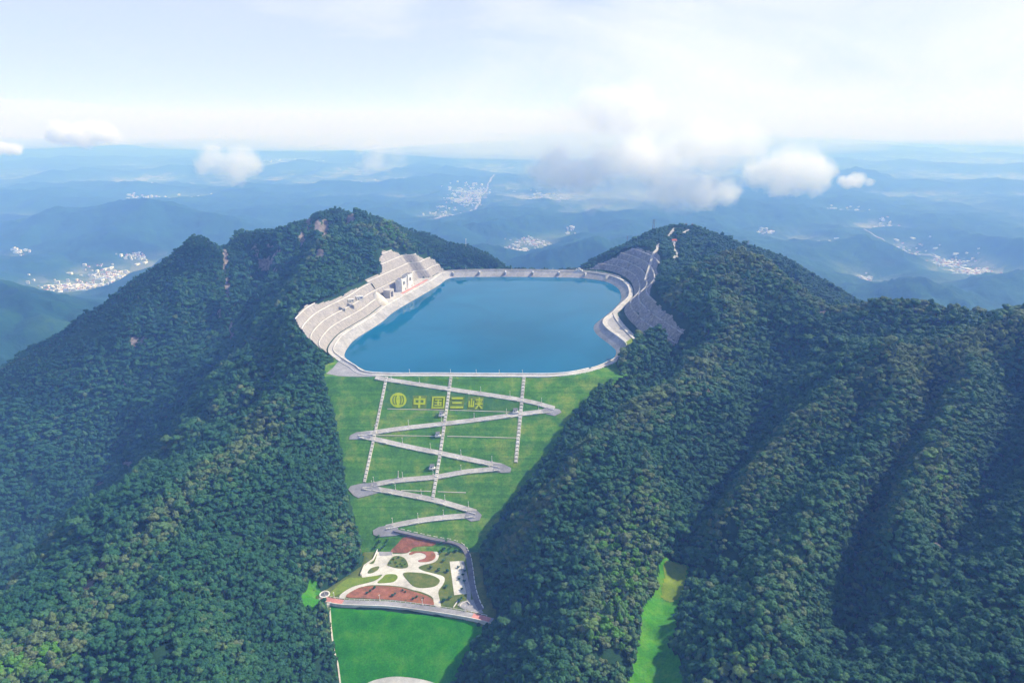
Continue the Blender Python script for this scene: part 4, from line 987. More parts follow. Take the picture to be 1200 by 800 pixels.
character((484, 464, 499, 478), [(0.04, .18, .96, .18 + t), (.04, .33, .19, .56), (.81, .33, .96, .56), (.04, .56, .96, .71), (.42, 0, .58, .175), (.42, .335, .58, .555), (.42, .715, .58, 1.0)], 'yellow planted Chinese character for middle, next to the round emblem', M['letter_bed'])
character((506, 464.5, 521, 478.3), [(0, 0, 1, .12), (0, .12, .12, .88), (.88, .12, 1, .88), (0, .88, 1, 1), (.22, .22, .78, .32), (.22, .45, .78, .55), (.22, .69, .78, .79), (.44, .32, .56, .45), (.44, .55, .56, .69), (.64, .57, .76, .67)], 'yellow planted Chinese character for country, a box left of the middle stairway', M['letter_bed'])
character((528, 465, 543, 478.7), [(.06, .03, .94, .2), (.13, .42, .87, .58), (0, .8, 1, .97)], 'yellow planted Chinese character for three, three bars right of the middle stairway', M['letter_bed'])
character((549, 465.6, 565.5, 479), [(0, .3, .1, .84), (.15, .1, .25, .72), (.30, .3, .40, .84), (.10, .72, .30, .84), (.48, .13, 1, .24), (.48, .5, 1, .61), (.69, 0, .8, .13), (.69, .24, .8, .5), [(.55, .28), (.62, .28), (.66, .47), (.59, .47)], [(.86, .28), (.94, .28), (.89, .47), (.82, .47)], [(.69, .61), (.80, .61), (.60, 1), (.46, 1)], [(.72, .68), (.80, .61), (1.02, .93), (.92, 1)]], 'yellow planted Chinese character for gorge, last of the row on the dam face', M['letter_bed'])
o = PD(466.7, 468.5); em = empty('planted_emblem', tuple(o)); tag(em, 'round yellow green emblem planted on the dam face left of the characters', 'planted emblem')
def circ(r, n=44, sx=9.6, sy=8.6): return [(466.7 + sx * r * math.cos(a), 468.5 + sy * r * math.sin(a)) for a in np.linspace(0, 2 * math.pi, n, endpoint=False)]
planted(circ(1.0), M['letter'], 'disc', em, o, 0.6, 1.0)
for sgn, rr in ((-1, .72), (-1, .40), (1, .40), (1, .72)):
    a = np.linspace(-1.0, 1.0, 9); outer = [(466.7 + sgn * 9.6 * (rr * math.cos(v) ** .6), 468.5 + 8.6 * .74 * math.sin(v)) for v in a]; inner = [(466.7 + sgn * 9.6 * (rr * math.cos(v) ** .6 - .14), 468.5 + 8.6 * .70 * math.sin(v)) for v in a[::-1]]
    planted(outer + inner, M['letter_bed'], 'arc', em, o, 0.9, 0.5)

# ------------------------------------------------------------------ lamps, huts and posts on the dam
lamp0 = None
def lamp(p, rz, label, group):
    global lamp0
    if lamp0 is None:
        e = empty('street_lamp', (0, 0, 0))
        b = MB(); b.tube((0, 0, 0), (0, 0, 8.6), 0.36, 0.22, 6); b.build('pole', M['white'], e)
        b = MB(); b.box((0, 0, 0.4), (0.9, 0.9, 0.6), top=.8); b.build('base', M['cream'], e)
        b = MB(); b.tube((0, 0, 8.5), (1.8, 0, 8.9), 0.2, 0.16, 5); b.box((1.9, 0, 8.9), (0.7, 0.3, 0.16)); b.build('lamp_head', M['white'], e)
        lamp0 = e; r = e
    else:
        r = lamp0.copy(); C.objects.link(r)
        for ch in lamp0.children: c2 = ch.copy(); C.objects.link(c2); c2.parent = r
    r.location = p; r.rotation_euler = (0, 0, rz); tag(r, label, 'street lamp', group)
names = ['first', 'second', 'third', 'fourth', 'fifth', 'lowest']
for k, L in enumerate(legs):
    q = np.array([PD(a, b) for a, b in L]); q = resample(q, 3.0); nl = [6, 6, 5, 5, 5, 4][k]
    if q[0, 0] > q[-1, 0]: q = q[::-1]
    nn = normals2(q)
    for i in range(nl):
        j = int((0.09 + 0.84 * i / max(nl - 1, 1)) * (len(q) - 1)); p = q[j] + np.array([nn[j, 0] * 3.6, nn[j, 1] * 3.6, 2.2])
        lamp(p, -1.57, 'white street lamp along the %s zigzag road leg below the dam crest' % names[k], 'street lamps along the %s zigzag leg' % names[k])
for a, b in [(408, 421.5), (481, 436.5), (529, 437), (558, 437), (585, 437), (613, 437)]:
    p = PZ(a, b, 0); d_, s_, _ = linedist(np.array([p[0]]), np.array([p[1]]), ring, True); i = int(np.argmin(abs(RL[:-1] - s_[0])))
    lamp((ring[i, 0] + ring_n[i, 0] * 2.2, ring[i, 1] + ring_n[i, 1] * 2.2, 0), 4.7, 'white street lamp on the dam crest at the water side', 'street lamps on the dam crest')
for f in (0.15, 0.4, 0.62, 0.85):
    i = int(f * (len(fa) - 1)); lamp((*(fa[i] + fn[i] * 8.6), 0), 4.7, 'white street lamp on the far rim road behind the blue water', 'street lamps on the far rim road')
for f in (0.1, 0.35, 0.6, 0.85):
    i = int(f * (len(rd) - 1)); lamp(rd[i] + np.array([0, 4.4, 0]), -1.57, 'white street lamp beside the park road above the bright green field', 'street lamps on the park road')
for px, py, lb in [(517.5, 485.5, 'small white monitoring hut with grey roof left of the middle stairway, topmost of three'), (604, 482, 'small white monitoring hut beside the right stairway'), (513.3, 509.5, 'small white monitoring hut by the middle stairway, second from the top'), (506.5, 547.5, 'small white monitoring hut by the middle stairway, the lowest one')]:
    p = PD(px, py); e = hut('monitoring_hut', (p[0], p[1], p[2] + 0.6), 0.1, (3.0, 2.4, 3.4), lb, 'hut')
    b = MB(); b.box((0, -0.4, -0.9), (4.4, 3.8, 1.0)); b.build('platform', M['pale'], e)
p = PD(466, 563); e = empty('post', tuple(p)); tag(e, 'tall stout white post standing above the fourth zigzag road leg', 'post')
b = MB(); b.tube((0, 4, 2), (0.9, 4, 13), 0.8, 0.6, 8); b.build('shaft', M['pale'], e); b = MB(); b.box((0, 4, 2.2), (1.3, 1.3, 1.0)); b.build('base', M['concrete'], e)
# ------------------------------------------------------------------ roads and masts on the two summits
road_lines = []
for px, w, mt in [([(790.5, 268), (787, 272), (783.5, 277)], 6, 'concrete'), ([(808, 270), (804, 271.5), (799.5, 275)], 6, 'concrete'), ([(790.5, 283), (789.5, 292), (795, 300), (788.5, 307)], 5, 'concrete'),
                  ([(774, 286), (770, 289.5), (770.5, 293), (764, 304), (760, 318), (756, 331)], 6, 'concrete')]:
    road_lines.append(drape_ribbon('summit_road', px, w, M[mt], 1.2 if len(px) < 5 else 2.6))
q = hit(824, 270.5); hut('lookout_building', (q[0], q[1], q[2] + 0.3), 0.2, (9, 5, 4), 'low pale lookout building right of the two summit towers', 'building', M['pale'], M['pale'], True)
q = hit(789.5, 284); hut('summit_hut', (q[0], q[1], q[2] + 0.3), 0.3, (7, 5, 5), 'small red roofed hut at the top of the winding summit road', 'hut', M['white'], M['redtile'])
def lattice(name, px, py, h, label, cat, Yg=None, arms=True, mat='steel'):
    if Yg: g = P(px, py, Yg); g[2] = float(sample(Z, g[0], g[1]))
    else: g = hit(px, py)
    e = empty(name, tuple(g)); tag(e, label, cat); r = h * 0.11; b = MB(); th = 0.010 * h + .12
    for i, j in ((-1, -1), (1, -1), (1, 1), (-1, 1)): b.tube((i * r, j * r, -1), (i * r * .16, j * r * .16, h), th, th * .7, 4)
    zs = np.linspace(0, h, 8)
    for z_, z2 in zip(zs[:-1], zs[1:]):
        f0, f1 = r * (1 - .84 * z_ / h), r * (1 - .84 * z2 / h)
        for (i, j), (k, l_) in (((-1, -1), (1, -1)), ((1, -1), (1, 1)), ((1, 1), (-1, 1)), ((-1, 1), (-1, -1))):
            b.tube((i * f0, j * f0, z_), (k * f1, l_ * f1, z2), th * .55, th * .55, 4)
    b.build('lattice_frame', M[mat], e)
    if arms:
        for z_, w in ((.72, .22), (.84, .18), (.95, .13)):
            b = MB(); b.tube((-h * w, 0, h * z_), (0, 0, h * (z_ + .02)), th * .5, th, 4); b.tube((h * w, 0, h * z_), (0, 0, h * (z_ + .02)), th * .5, th, 4)
            for s in (-1, 1): b.tube((s * h * w, 0, h * z_), (s * h * w, 0, h * (z_ - .05)), th * .5, th * .5, 4)
            b.build('cross_arm', M[mat], e)
    return e
lattice('pylon', 765.5, 271, 40, 'tall thin steel lattice pylon on the left flank of the towered summit', 'pylon', 2010)
lattice('pylon', 735, 285, 26, 'short distant steel lattice pylon low on the left flank of the towered summit', 'pylon', 1960)
lattice('pylon', 876, 291, 26, 'distant steel lattice pylon on the right flank of the towered summit', 'pylon', 1960)
def summit_tower(px, py, label):
    g = hit(px, py); e = empty('lookout_tower', tuple(g)); tag(e, label, 'lookout tower')
    b = MB()
    for i, j in ((-1, -1), (1, -1), (1, 1), (-1, 1)): b.tube((i * 2.6, j * 2.6, -1), (i * 1.9, j * 1.9, 11), .55, .45, 5)
    for z_ in (3.5, 7): b.box((0, 0, z_), (2.5, 2.5, .3))
    b.build('frame', M['tile'], e)
    b = MB(); b.box((0, 0, 12.2), (2.6, 2.6, 1.7)); b.build('cabin', M['darkglass'], e)
    b = MB(); b.box((0, 0, 14.6), (3.4, 3.4, .8), top=.35); b.tube((0, 0, 15), (0, 0, 18.5), .3, .12, 5); b.build('roof', M['tile'], e)
summit_tower(803.5, 268.2, 'dark lookout tower on the right hand summit, left of a pair')
summit_tower(811, 268.4, 'dark lookout tower on the right hand summit, right of a pair')
g = P(546, 291, 2000); g[2] = float(sample(Z, g[0], g[1])); e = empty('mast', tuple(g)); tag(e, 'slim white mast on the low ridge left behind the far reservoir rim', 'mast')
b = MB(); b.tube((0, 0, -1), (0, 0, 20), .9, .6, 6); b.build('pole', M['white'], e); b = MB(); b.box((0, 0, 20.5), (1.6, 1.6, 1.0)); b.build('head', M['white'], e)

# ------------------------------------------------------------------ trees
def ico(sub):
    bm = bmesh.new(); bmesh.ops.create_icosphere(bm, subdivisions=sub, radius=1.0)
    V = np.array([v.co[:] for v in bm.verts]); Fc = [[v.index for v in f.verts] for f in bm.faces]; bm.free(); return V, Fc
IV, IF = ico(2)
def crown_geo(r, kind):
    """several lumpy leaf masses round a middle, each with loose leaf sprays on its outside"""
    V = []; Fc = []
    nl = int(r.integers(5, 8)); lumps = [((0, 0, 0.1), 0.62)]
    for k in range(nl):
        a = 2 * math.pi * (k + r.random() * .7) / nl; h = r.uniform(-.28, .42); d = r.uniform(.42, .62)
        lumps.append(((d * math.cos(a), d * math.sin(a), h), r.uniform(.34, .48)))
    lumps.append(((r.uniform(-.2, .2), r.uniform(-.2, .2), r.uniform(.42, .58)), r.uniform(.36, .46)))
    for c, rad in lumps:
        v = IV @ np.array([[1, 0, 0], [0, 1, 0], [0, 0, 1.0]]) ; s = r.random(3) * 50
        q = v * 2.3 + s; dsp = vnoise(q[:, 0] + q[:, 2] * .7, q[:, 1] - q[:, 2] * .6, 3) * .20 + r.normal(0, .07, len(v))
        v = v * (1 + dsp)[:, None] * rad * np.array([1, 1, .86 if kind == 0 else 1.1]) + np.array(c)
        o = len(V); V += v.tolist(); Fc += [[i + o for i in f] for f in IF if r.random() > .10]
        for _ in range(26):
            n = r.normal(size=3); n[2] = abs(n[2]) * .9 - .15; n /= np.linalg.norm(n)
            p = np.array(c) + n * rad * r.uniform(.95, 1.22) * np.array([1, 1, .9]); u = np.cross(n + r.normal(0, .5, 3), r.normal(size=3)); u /= np.linalg.norm(u); w = np.cross(n, u); sz = r.uniform(.06, .12)
            o = len(V); V += [(p - u * sz).tolist(), (p + w * sz * .8).tolist(), (p + u * sz).tolist(), (p - w * sz * .8).tolist()]; Fc.append([o, o + 1, o + 2, o + 3])
    V = np.array(V); rad, tall = (3.9, 3.3) if kind == 0 else (3.0, 4.6)
    V[:, :2] *= rad; V[:, 2] = V[:, 2] * tall + 5.4; return V, Fc
def trunk_geo(r):
    b = MB(); b.tube((0, 0, -2.0), (0.1, 0, 3.2), .34, .22, 6); b.tube((0.1, 0, 3.2), (0, .1, 6.6), .22, .08, 6)
    for k in range(4):
        a = 1.6 * k + r.random(); b.tube((0.08, 0, 2.2 + .4 * k), (1.9 * math.cos(a), 1.9 * math.sin(a), 4.3 + .4 * k), .13, .05, 5)
    return b
NV = 7; crowns = []; trunks = []; whole = []
for k in range(NV):
    r = np.random.default_rng(100 + k); V, Fc = crown_geo(r, 0 if k < 5 else 1); tb = trunk_geo(r)
    me = bpy.data.meshes.new('crown'); me.from_pydata(V.tolist(), [], Fc); me.materials.append(M['leaf']); crowns.append(me)
    mt = bpy.data.meshes.new('trunk'); mt.from_pydata([tuple(v) for v in tb.v], [], tb.f); mt.materials.append(M['bark']); trunks.append(mt)
    n0 = len(V); mw = bpy.data.meshes.new('forest_tree'); mw.from_pydata(V.tolist() + [tuple(v) for v in tb.v], [], [list(f) for f in Fc] + [[i + n0 for i in f] for f in tb.f])
    mw.materials.append(M['leaf']); mw.materials.append(M['bark']); mw.polygons.foreach_set('material_index', [0] * len(Fc) + [1] * len(tb.f)); whole.append(mw)
# where trees can stand
no_tree = (d_ring < 17) | (d_dam < 3) | (d_park < 0.5) | (d_field < 2) | cutL | cutR | (rock + .45 * fbm(X, Y, 20, 3, seed=19) > .62)
no_tree |= linedist(X, Y, rd)[0] < 9
no_tree |= (between) | (leftz & (dd < 3))
for px_, py_ in ((803.5, 268), (811, 268), (824, 270.5), (765.5, 271), (789.5, 285), (797, 270), (817, 269)):
    g_ = hit(px_, py_) if px_ != 765.5 else P(765.5, 271, 2010); no_tree |= np.hypot(X - g_[0], Y - g_[1]) < 15
for dx, dy in ((1, 0), (-1, 0), (0, 1), (0, -1)): no_tree |= np.roll(np.roll(cutL | cutR, dx, 1), dy, 0)
NT = no_tree.astype(float)
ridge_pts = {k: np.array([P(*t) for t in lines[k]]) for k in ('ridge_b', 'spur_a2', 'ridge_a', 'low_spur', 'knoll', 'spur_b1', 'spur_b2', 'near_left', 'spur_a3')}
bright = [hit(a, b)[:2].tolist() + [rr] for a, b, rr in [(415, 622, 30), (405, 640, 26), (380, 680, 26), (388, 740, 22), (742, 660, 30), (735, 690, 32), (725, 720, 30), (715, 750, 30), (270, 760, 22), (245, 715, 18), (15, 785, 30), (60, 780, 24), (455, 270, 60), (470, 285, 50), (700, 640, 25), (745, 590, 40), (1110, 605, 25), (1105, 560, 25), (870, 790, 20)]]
pts = []
for d0, d1, sp, sc in ((0, 950, 5.0, .86), (950, 1450, 6.3, 1.05), (1450, 3200, 7.4, 1.15)):
    xs = np.arange(GX0 + 20, GX1 - 20, sp); ys = np.arange(GY0 + 20, GY1 - 100, sp * .92)
    XX, YY = np.meshgrid(xs, ys); XX[1::2] += sp / 2
    XX = np.concatenate([XX, XX + sp * .5]); YY = np.concatenate([YY, YY + sp * .46])
    x = (XX + rng.uniform(-.36, .36, XX.shape) * sp).ravel(); y = (YY + rng.uniform(-.36, .36, XX.shape) * sp).ravel()
    z = sample(Z, x, y); px, py, dep = proj(x, y, z + 4)
    k = (dep >= d0) & (dep < d1) & (px > -70) & (px < 1270) & (py < 880) & (sample(NT, x, y) < .45) & (z > -700)
    x, y, z, px, py, dep = (v[k] for v in (x, y, z, px, py, dep))
    first = np.arange(len(k)) < len(k) // 2; first = first[k]; st_ = np.sqrt(1 + sample(slope, x, y) ** 2)
    kk = first | (rng.random(len(x)) < (st_ - 1.08) * 1.9); x, y, z, px, py, dep = (v[kk] for v in (x, y, z, px, py, dep))
    for q in clear_polys:
        kk = polydist(x, y, q)[0] > 2.5; x, y, z, px, py, dep = (v[kk] for v in (x, y, z, px, py, dep))
    for q in road_lines:
        kk = linedist(x, y, q)[0] > 8; x, y, z, px, py, dep = (v[kk] for v in (x, y, z, px, py, dep))
    hid = np.zeros(len(x), bool)                 # drop what hills hide well below the sight line
    for t in np.linspace(.12, .985, 70):
        hid |= sample(Z, x * t, y * t) > (CAM_Z + (z + 9 - CAM_Z) * t) + 26
    k = ~hid
    pts.append(np.stack([x[k], y[k], z[k], px[k], py[k], dep[k], np.full(k.sum(), sc)], 1))
T = np.vstack(pts); T = T[(fbm(T[:, 0], T[:, 1], 24, 3, seed=15) + rng.normal(0, .12, len(T))) >  -.52]; nT = len(T)
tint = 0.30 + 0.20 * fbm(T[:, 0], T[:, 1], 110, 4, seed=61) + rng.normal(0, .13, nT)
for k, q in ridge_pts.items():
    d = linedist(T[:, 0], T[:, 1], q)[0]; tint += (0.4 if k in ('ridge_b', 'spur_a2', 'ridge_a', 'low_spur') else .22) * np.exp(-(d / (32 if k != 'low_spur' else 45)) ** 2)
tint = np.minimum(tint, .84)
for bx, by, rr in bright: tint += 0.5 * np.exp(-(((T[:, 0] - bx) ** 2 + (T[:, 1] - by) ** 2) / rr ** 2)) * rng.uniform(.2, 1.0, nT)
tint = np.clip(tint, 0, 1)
size = T[:, 6] * np.exp(rng.normal(0, .26, nT)) * np.where(rng.random(nT) < .035, 1.4, 1.0) * (1 - .25 * np.exp(-(linedist(T[:, 0], T[:, 1], ridge_pts['ridge_b'])[0] / 20) ** 2))
_sk = np.minimum(linedist(T[:, 0], T[:, 1], [P(*t) for t in lines['summit']])[0], linedist(T[:, 0], T[:, 1], [P(*t) for t in lines['back_ridge']])[0])
size *= 1 - .45 * np.exp(-(_sk / 70) ** 2)
turn = rng.uniform(0, 6.283, nT); var = rng.integers(0, NV, nT)
order = np.argsort(T[:, 5]); inview = (T[:, 3] > -8) & (T[:, 3] < 1208) & (T[:, 4] < 806)
single = [i for i in order if inview[i]][:300]; sset = np.zeros(nT, bool); sset[single] = True
mx = hit(768, 760)[0]
proto = {}
for i in single:
    x, y, z = T[i, :3]; v = int(var[i])
    if v not in proto:
        e = empty('tree', (0, 0, 0)); link(bpy.data.objects.new('crown', crowns[v]), e); link(bpy.data.objects.new('trunk', trunks[v]), e); proto[v] = e; r = e
    else:
        r = proto[v].copy(); C.objects.link(r)
        for ch in proto[v].children: c2 = ch.copy(); C.objects.link(c2); c2.parent = r
    r.location = (x, y, z); r.rotation_euler = (0, 0, turn[i]); r.scale = (size[i],) * 3
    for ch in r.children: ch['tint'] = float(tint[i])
    if T[i, 3] < 400: tag(r, 'dark broadleaf tree nearest the viewer at the lower left edge of the forest', 'tree', 'nearest trees at the lower left')
    elif T[i, 3] < 765: tag(r, 'dark broadleaf tree nearest the viewer on the slope between green field and meadow strip', 'tree', 'nearest trees between field and meadow')
    else: tag(r, 'dark broadleaf tree nearest the viewer on the lower right slope beyond the meadow strip', 'tree', 'nearest trees at the lower right')
rest = np.nonzero(~sset)[0]
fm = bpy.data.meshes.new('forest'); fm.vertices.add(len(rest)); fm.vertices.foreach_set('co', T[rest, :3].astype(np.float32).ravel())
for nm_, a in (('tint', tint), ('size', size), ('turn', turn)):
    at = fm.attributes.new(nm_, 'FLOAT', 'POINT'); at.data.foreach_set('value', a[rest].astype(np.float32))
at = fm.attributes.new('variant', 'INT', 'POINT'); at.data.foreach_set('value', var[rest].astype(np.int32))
forest = link(bpy.data.objects.new('forest', fm)); tag(forest, kind='stuff')
col = bpy.data.collections.new('tree_kinds')
for k, mw in enumerate(whole): col.objects.link(bpy.data.objects.new('forest_tree_%d' % k, mw))
ng = bpy.data.node_groups.new('scatter_trees', 'GeometryNodeTree')
ng.interface.new_socket('Geometry', in_out='INPUT', socket_type='NodeSocketGeometry'); ng.interface.new_socket('Geometry', in_out='OUTPUT', socket_type='NodeSocketGeometry')
gn, gl = ng.nodes, ng.links
gi, go = gn.new('NodeGroupInput'), gn.new('NodeGroupOutput')
iop = gn.new('GeometryNodeInstanceOnPoints'); ci = gn.new('GeometryNodeCollectionInfo'); ci.inputs['Collection'].default_value = col
ci.inputs['Separate Children'].default_value = True; ci.inputs['Reset Children'].default_value = True
def named(n_, t_='FLOAT'):
    a = gn.new('GeometryNodeInputNamedAttribute'); a.data_type = t_; a.inputs['Name'].default_value = n_; return a.outputs['Attribute']
cx = gn.new('ShaderNodeCombineXYZ'); gl.new(named('turn'), cx.inputs[2])
rt = gn.new('FunctionNodeEulerToRotation'); gl.new(cx.outputs[0], rt.inputs[0])
gl.new(gi.outputs[0], iop.inputs['Points']); gl.new(ci.outputs[0], iop.inputs['Instance']); iop.inputs['Pick Instance'].default_value = True
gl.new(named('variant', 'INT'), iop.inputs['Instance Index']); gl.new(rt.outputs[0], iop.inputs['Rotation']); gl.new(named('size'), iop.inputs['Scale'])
gl.new(iop.outputs[0], go.inputs[0])
md = forest.modifiers.new('scatter', 'NODES'); md.node_group = ng
print('TREES', nT, len(single))
# shrubs in the park
sh = None
def shrub(px, py, s, tn, label, group):
    global sh
    p = PS(px, py, 0.3)
    if sh is None:
        e = empty('shrub', (0, 0, 0)); link(bpy.data.objects.new('foliage', crowns[2]), e).location = (0, 0, -2.6); link(bpy.data.objects.new('stem', trunks[2]), e).location = (0, 0, -1.0); sh = e; r = e
    else:
        r = sh.copy(); C.objects.link(r)
        for ch in sh.children: c2 = ch.copy(); C.objects.link(c2); c2.parent = r
    r.location = p; r.scale = (s, s, s); r.rotation_euler = (0, 0, random.random() * 6)
    for ch in r.children: ch['tint'] = tn
    tag(r, label, 'shrub', group)
for a, b in [(385, 262), (412, 232), (448, 222), (482, 240), (500, 272), (465, 270), (430, 262), (440, 288), (480, 288)]: shrub(*K([(a, b)])[0], random.uniform(.32, .5), .95, 'yellow green shrub in the triangular bed amid the white paving', 'shrubs in the triangular bed')
for a, b in [(225, 485), (260, 460), (400, 520), (420, 505), (480, 480), (500, 490), (560, 545), (590, 530), (640, 540), (200, 500)]: shrub(*K([(a, b)])[0], random.uniform(.3, .5), .25, 'small dark shrub in the long red flower bed', 'shrubs in the long red bed')
for a, b in [(780, 110), (820, 95), (860, 140), (900, 170), (800, 160), (840, 190), (770, 190), (700, 300), (760, 320), (800, 250), (820, 450), (850, 540), (800, 560), (920, 560), (940, 540), (830, 330)]: shrub(*K([(a, b)])[0], random.uniform(.4, .7), random.uniform(.2, .7), 'green shrub on the olive lawn along the right side of the park', 'shrubs on the right lawn')
for a, b in [(915, 300), (920, 390), (950, 360), (960, 410), (940, 470), (965, 330)]: shrub(*K([(a, b)])[0], random.uniform(.4, .55), .1, 'dark shrub between the pale parking court and the dark road', 'shrubs beside the parking court')
for a, b in [(300, 100), (340, 130), (320, 150), (360, 90), (270, 140), (290, 60)]: shrub(*K([(a, b)])[0], random.uniform(.4, .6), random.uniform(.2, .6), 'green shrub on the grassy corner at the upper left of the park', 'shrubs at the upper left park corner')
# ------------------------------------------------------------------ towns on the plain
tp = np.array(tp); tz = far_height(tp[:, 0], tp[:, 1]); dist = np.hypot(tp[:, 0], tp[:, 1])
okk = (tz < -760); tp, tz, dist = tp[okk], tz[okk], dist[okk]
od = np.argsort(dist)
hm = [speckled('house_walls_' + nm_, [(0.3, a), (0.7, b)], 0.2) for nm_, a, b in (('white', (.68, .67, .65), (.80, .79, .78)), ('cream', (.6, .55, .48), (.7, .66, .6)))]
rm = [M['pale'], M['tile'], M['redtile'], speckled('blue_roof', [(0.3, (.2, .3, .45)), (0.7, (.3, .4, .55))], .3), M['white']]
def house_mesh(w, d, h, flat, wm, rfm):
    b = MB(); b.box((0, 0, h / 2 - 4), (w, d, h / 2 + 4), m=0)
    if flat: b.box((0, 0, h + .4), (w + .3, d + .3, .4), m=1); b.box((w * .4, 0, h + 1.6), (w * .25, d * .4, .8), m=0)
    else: b.add([(-w - .6, -d - .6, h), (w + .6, -d - .6, h), (w + .6, d + .6, h), (-w - .6, d + .6, h), (-w - .6, 0, h + d * .55), (w + .6, 0, h + d * .55)], [(3, 2, 1, 0), (0, 1, 5, 4), (2, 3, 4, 5), (0, 4, 3), (1, 2, 5)], 1)
    for s in (-1, 1):
        for t in (-.55, 0, .55):
            if h > 5: b.box((w * t, s * (d + .05), h * .62), (w * .13, .1, h * .13), m=2)
    return b
kinds = []
for k in range(10):
    r = random.Random(k); w, d, h = ((r.uniform(6, 10), r.uniform(4, 7), r.uniform(6, 11)) if k < 6 else (r.uniform(9, 14), r.uniform(6, 9), r.uniform(13, 20)) if k < 8 else (r.uniform(20, 32), r.uniform(10, 15), r.uniform(7, 10)))
    b = house_mesh(w, d, h, k % 3 == 0 or k >= 6, None, None); mats = [hm[k % 3 == 1], rm[[0, 1, 2, 4, 1, 2, 4, 0, 3, 4][k]], M['darkglass']]
    me = bpy.data.meshes.new('house'); me.from_pydata([tuple(v) for v in b.v], [], b.f); me.polygons.foreach_set('material_index', b.m)
    for m in mats: me.materials.append(m)
    kinds.append((me, b, mats))
where = {0: 'in the valley town seen left of the tall left mountain', 1: 'in the valley town seen at the far right beyond the forested ridge', 2: 'in the valley town seen beyond the far reservoir rim', 3: 'in the hamlet among the hills beyond the right summit'}
def region(px, py): return 0 if px < 400 else 2 if px < 760 else 1 if px > 1080 else 3
hr_ = random.Random(3); big_b = MB(); mats_all = hm + [M['pale'], M['tile'], M['redtile'], M['white'], rm[3], M['darkglass']]; mi = {m.name: k for k, m in enumerate(mats_all)}
for c_, i in enumerate(od):
    x, y, z = tp[i, 0], tp[i, 1], tz[i]; k = hr_.choice([0, 1, 2, 3, 4, 5, 0, 3, 6, 7, 8, 9]); rz = hr_.choice([0.2, 1.77]) + hr_.uniform(-.3, .3); px, py = tp[i, 2:4]
    s = 1.0 if dist[i] < 7000 else min(1.0 + (dist[i] - 7000) / 9000, 2.0)
    if c_ < 300:
        o = link(bpy.data.objects.new('house', kinds[k][0])); o.location = (x, y, z); o.rotation_euler = (0, 0, rz); rg = region(px, py)
        tag(o, 'tiny pale house ' + where[rg], 'house', 'houses ' + where[rg])
    else:
        me, b, mats = kinds[k]; cs, sn = math.cos(rz) * s, math.sin(rz) * s
        big_b.v += [(x + vx * cs - vy * sn, y + vx * sn + vy * cs, z + vz * s) for vx, vy, vz in b.v]; o_ = len(big_b.v) - len(b.v)
        big_b.f += [tuple(q + o_ for q in f) for f in b.f]; big_b.m += [mi[mats[q].name] for q in b.m]
o = big_b.build('distant_town', mats_all); tag(o, kind='stuff')
print('HOUSES', len(od))

rv = smooth_line([PZ(a, c, -895)[:2] for a, c in [(580, 214), (570, 224), (560, 234), (563, 244), (552, 254), (536, 264), (515, 272), (500, 278)]], 120.0)
ribbon('river', z0(rv), -17, 17, M['lining'], up=6.0, zf=lambda x, y: float(far_height(np.array([x]), np.array([y]))[0]))['kind'] = 'structure'
hw = smooth_line([PZ(a, c, -895)[:2] for a, c in [(1010, 284), (1050, 294), (1090, 302), (1125, 314), (1150, 330), (1160, 350)]], 100.0)
ribbon('road', z0(hw), -8, 8, M['lining'], up=8.0, zf=lambda x, y: float(far_height(np.array([x]), np.array([y]))[0]))['kind'] = 'structure'
